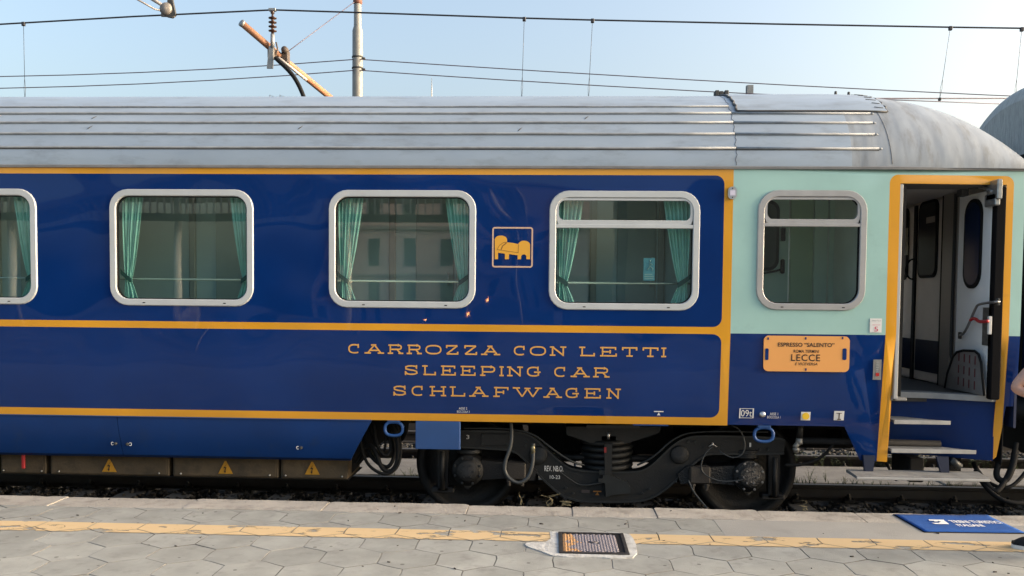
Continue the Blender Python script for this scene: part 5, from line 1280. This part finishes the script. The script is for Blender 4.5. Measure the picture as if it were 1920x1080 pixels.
# tread: small raised lozenges, painted at the left where the line crosses
IP = bpy.data.materials.new('tread_painted'); IP.use_nodes = True; n = IP.node_tree.nodes; l = IP.node_tree.links; pb = n['Principled BSDF']; pb.inputs['Roughness'].default_value = .6; pb.inputs['Metallic'].default_value = .2
geo = n.new('ShaderNodeNewGeometry'); sp = n.new('ShaderNodeSeparateXYZ'); l.new(geo.outputs['Position'], sp.inputs[0])
tn = n.new('ShaderNodeTexNoise'); tn.inputs['Scale'].default_value = 14; l.new(geo.outputs['Position'], tn.inputs['Vector'])
ma = n.new('ShaderNodeMath'); ma.operation = 'MULTIPLY_ADD'; l.new(tn.outputs[0], ma.inputs[0]); ma.inputs[1].default_value = .35; l.new(sp.outputs[0], ma.inputs[2])
lt = n.new('ShaderNodeMath'); lt.operation = 'LESS_THAN'; l.new(ma.outputs[0], lt.inputs[0]); lt.inputs[1].default_value = cx_-dw*.62+.175
mx = n.new('ShaderNodeMix'); mx.data_type = 'RGBA'; l.new(lt.outputs[0], mx.inputs['Factor']); mx.inputs['A'].default_value = (.24, .22, .25, 1); mx.inputs['B'].default_value = (.52, .30, .14, 1); l.new(mx.outputs['Result'], pb.inputs['Base Color'])
b = MB(); step_x, step_y = .040, .036; ny = int((2*dh-2*t_-.02)/step_y*2)
for j in range(ny):
    y = cy_-dh+t_+.016+j*step_y/2
    for i in range(int((2*dw-2*t_-.03)/step_x)):
        x = cx_-dw+t_+.02+i*step_x+(step_x/2 if j % 2 else 0)
        if abs(x-cx_) < .045 and abs(y-cy_) < .02: continue
        a, c = .0165, .0060; b.add([(x-a, y, ZP+.0095), (x, y-c, ZP+.0095), (x+a, y, ZP+.0095), (x, y+c, ZP+.0095), (x-a*.6, y, ZP+.018), (x, y-c*.5, ZP+.018), (x+a*.6, y, ZP+.018), (x, y+c*.5, ZP+.018)], [(4, 5, 6, 7), (0, 1, 5, 4), (1, 2, 6, 5), (2, 3, 7, 6), (3, 0, 4, 7)], False)
b.build('cover_tread', IP, drain)
b = MB(); b.tube([(cx_-.035, cy_, ZP+.012), (cx_+.035, cy_, ZP+.012)], .008, 8); b.lathe([(0, .014), (.03, .012), (.035, .009)][::-1], (cx_, cy_, ZP), 'z', 12); b.build('lifting_eye', IRON, drain)
b = MB(); b.box(cx_-dw+.03, cx_-dw+.05, cy_-dh+.04, cy_+dh-.04, ZP+.0093, ZP+.0105); b.box(cx_-dw+.05, cx_-dw*.25, cy_-dh+.03, cy_-dh+.055, ZP+.0093, ZP+.0105); b.build('paint_remnant', mat('peach_paint_remnant', (0.55,0.32,0.16), 0.8, var=0.4, vscale=30), drain)
# blue mat ---------------------------------------------------------------
m4 = [G(1674, 965.5, ZP), G(1852, 968, ZP), G(1921, 1003, ZP), G(1733, 999, ZP)]
MATB = mat('mat_blue_pile', (0.004,0.085,0.36), 0.95, var=0.18, vscale=12, bump=0.7, bscale=300, bdist=.004)
fx = (m4[1][0]-m4[0][0]+m4[2][0]-m4[3][0])/2; o0 = Vector((m4[0][0], m4[0][1])); ux = (Vector(m4[1])-Vector(m4[0])).normalized(); vy = (Vector(m4[3])-Vector(m4[0])); LX = (Vector(m4[1])-Vector(m4[0])).length; LY = vy.length; vy.normalize()
def mt(u, v, z=0.0): p = o0+ux*(u*LX)+vy*(v*LY); return (p.x, p.y, ZP+z)
mato = empty('door_mat', mt(.5, .5), 'blue rubber edged mat with white lettering lying on the platform below the carriage door', 'mat')
def matslab(u0, u1, v0, v1, z0, z1, m, name, bv=.002):
    b = MB(); nx, ny_ = 24, 8; vs = []
    for i in range(nx+1):
        for j in range(ny_+1):
            u = u0+(u1-u0)*i/nx; v = v0+(v1-v0)*j/ny_; vs.append(mt(u, v, z1+.0035*max(0, noise.noise(Vector((u*4, v*3, 2))))+(.004 if (j == 0 and i > 18) else 0)))
    vs2 = [(x, y, ZP+z0) for x, y, _ in vs]; N = len(vs)
    fs = [(i*(ny_+1)+j, i*(ny_+1)+j+1, (i+1)*(ny_+1)+j+1, (i+1)*(ny_+1)+j) for i in range(nx) for j in range(ny_)]
    per = [i*(ny_+1) for i in range(nx+1)]+[nx*(ny_+1)+j for j in range(1, ny_+1)]+[i*(ny_+1)+ny_ for i in range(nx-1, -1, -1)]+[j for j in range(ny_-1, 0, -1)]
    fs = [tuple(reversed(f)) for f in fs]
    for a, c in zip(per, per[1:]+per[:1]): fs.append((a, c, N+c, N+a)[::-1])
    b.add(vs+vs2, fs, True); return b.build(name, m, mato)
matslab(0, 1, 0, 1, .0015, .006, RUB, 'rubber_edge'); matslab(.012, .988, .02, .98, .0055, .010, MATB, 'pile')
MW = mat('mat_white_print', (0.82,0.84,0.86), 0.9)
b = MB()
def mtext(body, u0, u1, v0, v1, **k): add_text(b, body, lambda u, v: mt(u0+(u1-u0)*u, v1+(v0-v1)*v, .0155), **k)
mtext('TRENI TURISTICI', .44, .95, .39, .54, bold=.03); mtext('ITALIANI', .44, .70, .60, .73, bold=.03)
def mp2(pts, dz=0.0): b.add([mt(.22+.19*u, .36+.26*(1-v), .0155+dz) for u, v in pts], [tuple(reversed(range(len(pts))))], False)
mp2([(.18, 1), (1, 1), (.92, .72), (.55, .72), (.48, .56), (.30, .56), (.36, .72), (.10, .72)]); mp2([(0, .25), (.42, .25), (.50, .44), (.90, .44), (.82, .0), (.10, .0), (.06, .12)], .0004); mp2([(.55, .72), (.92, .72), (.90, .44), (.58, .44), (.62, .58)], .0008)
b.build('mat_lettering', MW, mato)

# ================================================================== OVERHEAD LINE
WIRE = mat('wire_dark_copper', (0.045,0.045,0.05), 0.5, metal=0.5); THIN = mat('wire_thin_grey', (0.13,0.11,0.14), 0.5, metal=0.3)
PORC = mat('insulator_brown', (0.05,0.025,0.018), 0.25); GALV = mat('galvanised_steel', (0.30,0.31,0.31), 0.5, metal=0.5, var=0.25, vscale=9); ORNG = mat('rusty_orange_tube', (0.40,0.19,0.10), 0.65, var=0.35, vscale=6, dirt=((0.16,0.09,0.05), 9, 0.55, 0.75, 0.7))
YW = 12.6
def W3(px, py, Y): x, z = P(px, py, Y); return (x, Y, z)
ol = empty('overhead_line', W3(512, 18, YW), 'dark carrier wire and contact wire with hangers running above the carriage roof', 'overhead wire')
mes = [W3(-700, 88, YW), W3(-300, 64, YW), W3(0, 45.5, YW), W3(250, 31, YW), W3(512, 18.5, YW), W3(750, 26, YW), W3(983, 34, YW), W3(1111, 37.5, YW), W3(1450, 45, YW), W3(1782, 51, YW), W3(1920, 53, YW), W3(2400, 58, YW)]
b = MB(); b.tube(mes, .0125, 8); b.build('carrier_wire', WIRE, ol)
zct = P(1762, 184.5, YW)[1]; b = MB(); b.tube([(-14, YW, zct), (14, YW, zct)], .010, 8); b.build('contact_wire', THIN, ol)
for (a, c), (d, e) in (((44, 43), (47, 190)), ((983, 34), (978, 190)), ((1111, 37), (1103, 190)), ((1782, 51), (1762, 184)), ((1916, 53), (1903, 184))):
    b = MB(); p0, p1 = Vector(W3(a, c, YW)), Vector(W3(d, e, YW)); p1.z = zct; q = p0.lerp(p1, .72)
    b.tube([p0, q], .0035, 5); b.tube([q, q.lerp(p1, .5)+Vector((.012, 0, 0)), p1], .003, 5); b.tube([q, q.lerp(p1, .5)-Vector((.012, 0, 0)), p1], .003, 5)
    for pc, s_ in ((p0, .035), (p1, .026)): b.box(pc.x-s_*.7, pc.x+s_*.7, pc.y-.02, pc.y+.02, pc.z-s_*1.3, pc.z+s_*.4, .006)
    b.build('hanger', WIRE, ol)
# cantilever
cn = empty('cantilever', W3(560, 120, 13.2), 'orange rusty bracket tube with a brown insulator holding the carrier wire', 'cantilever')
b = MB(); b.tube([W3(455, 45, 12.3), W3(540, 118, 13.0), W3(672, 226, 14.85)], .048, 14); b.build('bracket_tube', ORNG, cn)
p0 = Vector(W3(455, 45, 12.3)); p1 = Vector(W3(540, 118, 13.0)); d_ = (p0-p1).normalized(); b = MB(); b.tube([p0+d_*.002, p0+d_*.03], .052, 14); b.build('tube_cap', GALV, cn)
x_, y_, z_ = W3(511, 18.5, YW)
b = MB(); b.lathe([(0.0, .02), (.028, .015), (.030, -.05), (.014, -.07)]+[p for i in range(4) for p in ((.020, -.10-.062*i), (.060, -.115-.062*i), (.060, -.125-.062*i), (.022, -.135-.062*i))]+[(.020, -.36), (.0, -.36)], (x_, YW, z_), 'z', 16); b.build('insulator', PORC, cn)
b = MB(); b.tube([(x_, YW, z_-.35), (x_-.01, YW+.02, z_-.55)], .030, 10); b.prism([(x_-.09, z_-.85), (x_-.055, z_-.52), (x_+.01, z_-.52), (x_+.0, z_-.85)], YW+.0, YW+.03); b.box(x_-.055, x_+.055, YW-.03, YW+.03, z_-.02, z_+.02, .006); b.build('insulator_post', GALV, cn)
b = MB(); xx, yy, zz = W3(511, 98, 12.7); b.box(xx-.06, xx+.05, yy-.06, yy+.06, zz-.10, zz+.05, .012); xx, yy, zz = W3(536, 104, 12.9); b.box(xx-.05, xx+.05, yy-.07, yy+.05, zz-.12, zz+.07, .012); b.lathe([(0, -.04), (.05, -.03), (.05, .03), (0, .04)], (xx+.01, yy-.08, zz+.06), 'y', 12)
xx, yy, zz = W3(520, 88, 12.75); b.tube([(xx, yy-.06, zz+.05), (xx+.03, yy-.08, zz-.05), (xx-.02, yy-.06, zz-.16)], .012, 6); b.build('clamp', mat('clamp_rust', (0.10,0.075,0.06), 0.7, var=0.4, vscale=15), cn)
b = MB(); b.tube(smoothpath([W3(516, 108, 12.6), W3(545, 135, 12.6), W3(560, 158, 12.6), W3(573, 190, 12.6), W3(578, 215, 12.6)]), .032, 8); b.build('steady_arm', RUB, cn)
b = MB(); b.tube([W3(522, 108, 12.75), W3(575, 150, 13.1)], .022, 8); b.build('pale_tube', mat('tube_pale', (0.45,0.42,0.40), 0.5), cn)
b = MB(); b.tube([W3(538, 98, 12.9), W3(664, 4, 14.9)], .007, 6); b.build('stay_wire', THIN, cn)
# mast
ma_ = W3(670.5, 100, 15.0); zg = -.42
mast = empty('overhead_line_mast', (ma_[0], 15.0, zg), 'grey tubular steel mast with a narrower top behind the carriage', 'mast')
zk0, zk1 = P(670, 58, 15)[1], P(670, 49, 15)[1]; ztopm = P(670, -90, 15)[1]
b = MB(); b.lathe([(.096, 0), (.090, zk0-zg), (.066, zk1-zg), (.062, ztopm-zg), (0, ztopm-zg+.01)][::-1] if False else [(.062, ztopm-zg), (.066, zk1-zg), (.090, zk0-zg), (.097, 0)], (ma_[0], 15, zg), 'z', 24); b.build('mast_tube', mat('mast_grey', (0.27,0.27,0.25), 0.6, metal=0.2, var=0.2, vscale=3), mast)
for py in (107.5, 128):
    z_ = P(670, py, 15)[1]; b = MB(); b.lathe([(.092, .012), (.100, .012), (.100, -.012), (.092, -.012)], (ma_[0], 15, z_), 'z', 20); b.box(ma_[0]+.095, ma_[0]+.14, 14.95, 15.0, z_-.035, z_-.012, .004); b.build('mast_collar', SEAL, mast)
z_ = P(670, 4, 15)[1]; b = MB(); b.lathe([(.064, .04), (.08, .04), (.08, -.02), (.064, -.04)], (ma_[0], 15, z_), 'z', 18); b.build('top_collar', mat('collar_rust', (0.2,0.08,0.05), 0.7), mast)
for k, (pl, pc, pr_, lab) in enumerate(((143.5, 111, (1850, 178), 'upper thin feeder wire held by the mast'), (165.5, 131.5, (1600, 184.5), 'lower thin feeder wire held by the mast'))):
    xl0, _, zl0_ = W3(0, pl, 14.93); xc0, _, zc0_ = W3(670, pc, 14.93); xr0, _, zr0_ = W3(pr_[0], pr_[1], 14.93)
    pts = [(xl0*2-xc0*1, 14.93, 2*zl0_-zc0_)]+[(xl0+(xc0-xl0)*u, 14.93, zl0_+(zc0_-zl0_)*u-.05*4*u*(1-u)) for u in (0, .2, .4, .6, .8, 1)]+[(xc0+(xr0-xc0)*u, 14.93, zc0_+(zr0_-zc0_)*u-.12*u*(1-u)) for u in (.15, .3, .5, .7, .85, 1, 1.4)]
    b = MB(); b.tube(pts, .0085, 6); b.build('feeder_wire', THIN, None, label=lab, cat='wire')
# second bracket, top left
b = MB(); sb = empty('wire_bracket', W3(318, 22, YW), 'galvanised clamp and rods gripping the carrier wire at the top of the view', 'bracket')
b.tube([W3(245, -8, 12.3), W3(290, 17, 12.5), W3(312, 22, YW)], .014, 8); b.tube([W3(275, -8, 12.5), W3(318, 18, YW)], .026, 10); b.build('rod', mat('rod_pale', (0.42,0.38,0.35), 0.5, metal=0.3), sb)
b = MB(); b.prism(PP([(314, -6), (322, -6), (329, 27), (322, 33), (312, 31)], YW-.03), YW-.03, YW+.02); b.build('hanging_plate', SEAL, sb)
b = MB(); x_, z_ = P(313, 18, YW); b.lathe([(0, -.06), (.07, -.05), (.095, -.02), (.095, .02), (0, .05)], (x_, YW-.02, z_), 'y', 14); b.tube([W3(303, 28, YW), W3(328, 29, YW)], .03, 8); b.build('clamp_body', mat('clamp_cast', (0.28,0.25,0.22), 0.6, metal=0.2, var=0.3, vscale=15), sb)
# far post and aerial
x_, z_ = P(1405.5, 161, 22.0); b = MB(); b.box(x_-.075, x_+.075, 21.9, 21.96, -.4, z_); b.box(x_-.075, x_+.075, 22.04, 22.1, -.4, z_+.02); b.box(x_-.02, x_+.02, 21.96, 22.04, -.4, z_); b.build('steel_post', GALV, None, label='grey steel beam post showing just above the roof near its seam', cat='post')
x_, z_ = P(809.5, 146, 45.0); b = MB(); b.tube([(x_, 45, -.4), (x_, 45, z_-.6), (x_, 45, z_)], [.05, .03, .012], 6); b.build('aerial', GALV, None, label='very thin distant aerial rising above the middle of the carriage roof', cat='aerial')

# ================================================================== BEHIND THE CAMERA (mirrored in paint and glass)
STU = mat('building_plaster_cream', (0.74,0.58,0.50), 0.9, var=0.12, vscale=.4); STD = mat('building_plinth', (0.25,0.24,0.22), 0.9); WDK = mat('building_shutter', (0.045,0.055,0.05), 0.5); CORN = mat('building_cornice', (0.42,0.38,0.33), 0.8)
by = -62.0; bx0, bx1 = -21.0, 3.5
bld = empty('station_building', ((bx0+bx1)/2, by, -.4), 'cream plastered station building with rows of shuttered windows behind the platform', 'building')
b = MB(); b.box(bx0, bx1, by-10, by, -.4, 13.5); b.build('wall', STU, bld)
b = MB(); b.box(bx0-.3, bx1+.3, by-10, by+.4, 13.55, 14.1); b.box(bx0-.1, bx1+.1, by+.005, by+.22, 8.1, 8.45); b.box(bx0-.1, bx1+.1, by+.005, by+.18, 3.9, 4.15); b.build('cornice', CORN, bld)
b = MB(); b.box(bx0-.05, bx1+.05, by+.004, by+.1, -.4, .9); b.build('plinth', STD, bld)
wp = None
for r_, (z0, z1) in enumerate(((1.2, 3.4), (4.9, 7.3), (9.2, 11.6))):
    for i in range(7):
        x = bx0+1.8+i*3.3
        b = MB(); b.box(x-.5, x+.5, by+.005, by+.05, z0, z1); o = b.build('window', WDK, bld)
b = MB(); b.box(5.5, 45, by+2, by+14, -.4, 10.5); b.build('wall', mat('shed_wall_grey', (0.10,0.11,0.105), 0.9, var=0.3, vscale=.5), empty('goods_shed', (25, by+8, -.4), 'dark grey goods shed beside the cream station building', 'building'))
GLOW = bpy.data.materials.new('added_glint_glow'); GLOW.use_nodes = True; GLOW.node_tree.nodes['Principled BSDF'].inputs['Emission Color'].default_value = (1, .42, .10, 1); GLOW.node_tree.nodes['Principled BSDF'].inputs['Emission Strength'].default_value = 70  # added glow, no real lamp: source of the orange glint in the paint
for gx, gr in ((-9.7, .42), (-12.5, .25)): b = MB(); b.lathe([(0, .04), (gr, .03), (gr, 0)][::-1], (gx, by+.06, .55), 'y', 14); b.build('added_glint_disc', GLOW, bld)  # unseen glowing discs added on the wall, only to mirror as glints
# station canopy left, over the next platform
cp = empty('platform_canopy', (-8, -14, ZP), 'long platform canopy with a slatted fascia on pale columns', 'canopy')
b = MB(); b.box(-26, -.8, -17.5, -12.0, 5.55, 5.75); b.build('roof', STD, cp)
b = MB(); b.box(-26, -.8, -12.1, -12.0, 4.35, 4.6); b.build('fascia_beam', WDK, cp)
b = MB(); b.box(0, .05, -.03, .03, 0, .95); sl = b.build('slat', GALV, cp, origin=(0, 0, 0)); cols_m = mat('column_cream', (0.50,0.48,0.42), 0.7)
for i in range(110): o = sl.copy(); link(o, cp, (-26+i*.23, -12.05, 4.6))
bpy.data.objects.remove(sl)
for x in (-23, -17.5, -12, -6.5, -1.6):
    b = MB(); b.lathe([(.11, 5.23), (.13, 0)], (x, -12.6, ZP), 'z', 14); b.build('column', cols_m, cp)
# platform on the other side of the paved area
# person at the right edge -------------------------------------------------
SKIN = mat('skin', (0.52,0.29,0.21), 0.55, var=0.08, vscale=20); BLK = mat('black_cloth', (0.012,0.012,0.014), 0.9, var=0.3, vscale=20, bump=0.3, bscale=60); HAIR = mat('dark_hair', (0.02,0.013,0.009), 0.6)
def skin_mesh(name, verts, edges, radii, m, parent, sub=2, root=0):
    me = bpy.data.meshes.new(name); me.from_pydata([tuple(v) for v in verts], edges, []); o = bpy.data.objects.new(name, me); col.objects.link(o)
    mo = o.modifiers.new('s', 'SKIN'); mo.use_smooth_shade = True
    sv = me.skin_vertices[0].data
    for i, r in enumerate(radii): sv[i].radius = r if isinstance(r, tuple) else (r, r); sv[i].use_root = (i == root)
    mo2 = o.modifiers.new('u', 'SUBSURF'); mo2.levels = sub; mo2.render_levels = sub
    dg = bpy.context.evaluated_depsgraph_get(); nm = bpy.data.meshes.new_from_object(o.evaluated_get(dg)); nm.name = name
    bpy.data.objects.remove(o); nm.materials.clear(); nm.materials.append(m)
    for p in nm.polygons: p.use_smooth = True
    o = bpy.data.objects.new(name, nm); link(o, parent, WO[parent.name]); return o
ypn = 5.72; xel, zel = P(1899, 728, ypn-.05)
px0 = xel+.46
per = empty('person', (px0, ypn, ZP), 'person in black clothes with one bare elbow out and a black and white sneaker', 'person')
def L(x, y, z): return Vector((x, y, z-0))
ez = zel-ZP
V = [(0,0,.98),(0,0,1.15),(0,0,1.32),(0,.0,1.41),(0,-.01,1.51),(0,-.02,1.64),            # pelvis, waist, chest, neck base, neck, head
     (-.18,0,1.37),(-.42,.02,ez-.01),(-.16,-.12,1.04),(-.12,-.14,1.00),                      # right arm: shoulder, elbow, wrist, hand
     (.18,0,1.37),(.23,.02,1.14),(.24,-.08,.90),(.24,-.10,.83),
     (-.10,0,.92),(-.13,-.02,.50),(-.15,.03,.09),                                          # legs
     (.10,0,.92),(.12,-.02,.50),(.12,.03,.09)]
E = [(0,1),(1,2),(2,3),(3,4),(4,5),(3,6),(6,7),(7,8),(8,9),(3,10),(10,11),(11,12),(12,13),(0,14),(14,15),(15,16),(0,17),(17,18),(18,19)]
Rr = [(.15,.11),(.13,.10),(.16,.115),(.10,.08),.055,(.082,.10),.065,.043,.030,.034,.065,.043,.030,.034,.085,.055,.038,.085,.055,.038]
body = skin_mesh('body', V, E, Rr, SKIN, per)
shirt = skin_mesh('shirt', [V[0],V[1],V[2],V[3],V[6],tuple(Vector(V[6]).lerp(Vector(V[7]), .45)),V[10],tuple(Vector(V[10]).lerp(Vector(V[11]), .55))], [(0,1),(1,2),(2,3),(3,4),(4,5),(3,6),(6,7)], [(.175,.135),(.155,.125),(.185,.14),(.115,.09),.085,.068,.085,.068], BLK, per)
trs = skin_mesh('trousers', [V[0],V[14],V[15],(V[16][0],V[16][1],.13),V[17],V[18],(V[19][0],V[19][1],.13)], [(0,1),(1,2),(2,3),(0,4),(4,5),(5,6)], [(.175,.14),.11,.080,.065,.11,.080,.065], BLK, per)
hair = skin_mesh('hair', [(0,.0,1.70),(0,.05,1.64),(0,.05,1.54)], [(0,1),(1,2)], [(.095,.105),.09,.06], HAIR, per)
b = MB(); o_ = WO[per.name]
b.lathe([(0,-.03),(.012,-.02),(.016,0)], (o_.x, o_.y-.125, o_.z+1.655), 'y', 8)
for s_ in (-1, 1): b.lathe([(0,-.004),(.008,0)], (o_.x+s_*.032, o_.y-.108, o_.z+1.675), 'y', 8)
b.build('face', SKIN, per)
# hands: fingers
for hx, hy, hz, dx_ in ((-.12,-.15,.99,.06), (.24,-.11,.80,0)):
    b = MB()
    for k in range(5):
        a = Vector((o_.x+hx+(k-2)*.016*(1 if dx_ == 0 else .3), o_.y+hy, o_.z+hz-(0 if dx_ == 0 else (k-2)*.016))); d = Vector((dx_*.9, -.01, -.055 if dx_ == 0 else -.005)) if k < 4 else Vector((.03, -.03, -.02))
        b.tube([a, a+d*.6, a+d*.95+Vector((0, .012, 0))], [.009, .008, .006], 6)
    b.build('fingers', SKIN, per)
# shoes: the visible one points left
shx, shy = G(1898, 1022, ZP+.02)
def shoe(x0, y0, yaw, nm):
    e_ = MB(); L_ = .29; rot = Matrix.Rotation(yaw, 3, 'Z'); secs = []
    def sect(u):   # half-width, height of upper
        wv = .030+.022*math.sin(min(1, u*3)*math.pi/2)-.012*math.exp(-((u-.62)/.16)**2)+(-.012 if u > .93 else 0)
        return wv
    vs = []; nU = 18
    for i in range(nU+1):
        u = i/nU; wv = max(.012, sect(u)*(0.55+.45*min(1, (u+.02)*6))); h = .030+.028*ss(0, .28, u)+.045*ss(.38, .66, u)
        for k in range(9):
            a = math.pi*k/8; vs.append(rot @ Vector((u*L_, wv*math.cos(a), .024+h*math.sin(a)**.7))+Vector((x0, y0, ZP)))
    e_.add(vs, [(i*9+k, i*9+k+1, (i+1)*9+k+1, (i+1)*9+k) for i in range(nU) for k in range(8)]+[tuple(range(9)), tuple(reversed(range(nU*9, nU*9+9)))], True)
    so = e_.build('shoe', BLK, per)
    b = MB(); out = []
    for i in range(nU+1): u = i/nU; out.append((u*L_, (sect(u)+.006)*(0.55+.45*min(1, (u+.02)*6))))
    pl_ = [(-.006, 0)]+[(a, -c) for a, c in out]+[(L_+.008, 0)]+[(a, c) for a, c in reversed(out)]
    pl_ = [(rot @ Vector((a, c, 0))) for a, c in pl_]; b.prism([(p.x+x0, p.y+y0) for p in pl_], ZP+.001, ZP+.028, axis='z'); b.build('sole', mat('sole_white', (0.72,0.72,0.70), 0.6), so)
    b = MB()
    for i in range(5):
        for k in (-1, 1): p = rot @ Vector((.10+.025*i, k*(.040), .055+.006*i))+Vector((x0, y0, ZP)); b.box(p.x-.006, p.x+.006, p.y-.006, p.y+.006, p.z-.006, p.z+.006)
    b.build('shoe_check', mat('check_white', (0.5,0.5,0.5), 0.7), so)
shoe(shx, shy, R_(-8), 'shoe'); shoe(o_.x+.0, o_.y-.02, R_(25), 'shoe')
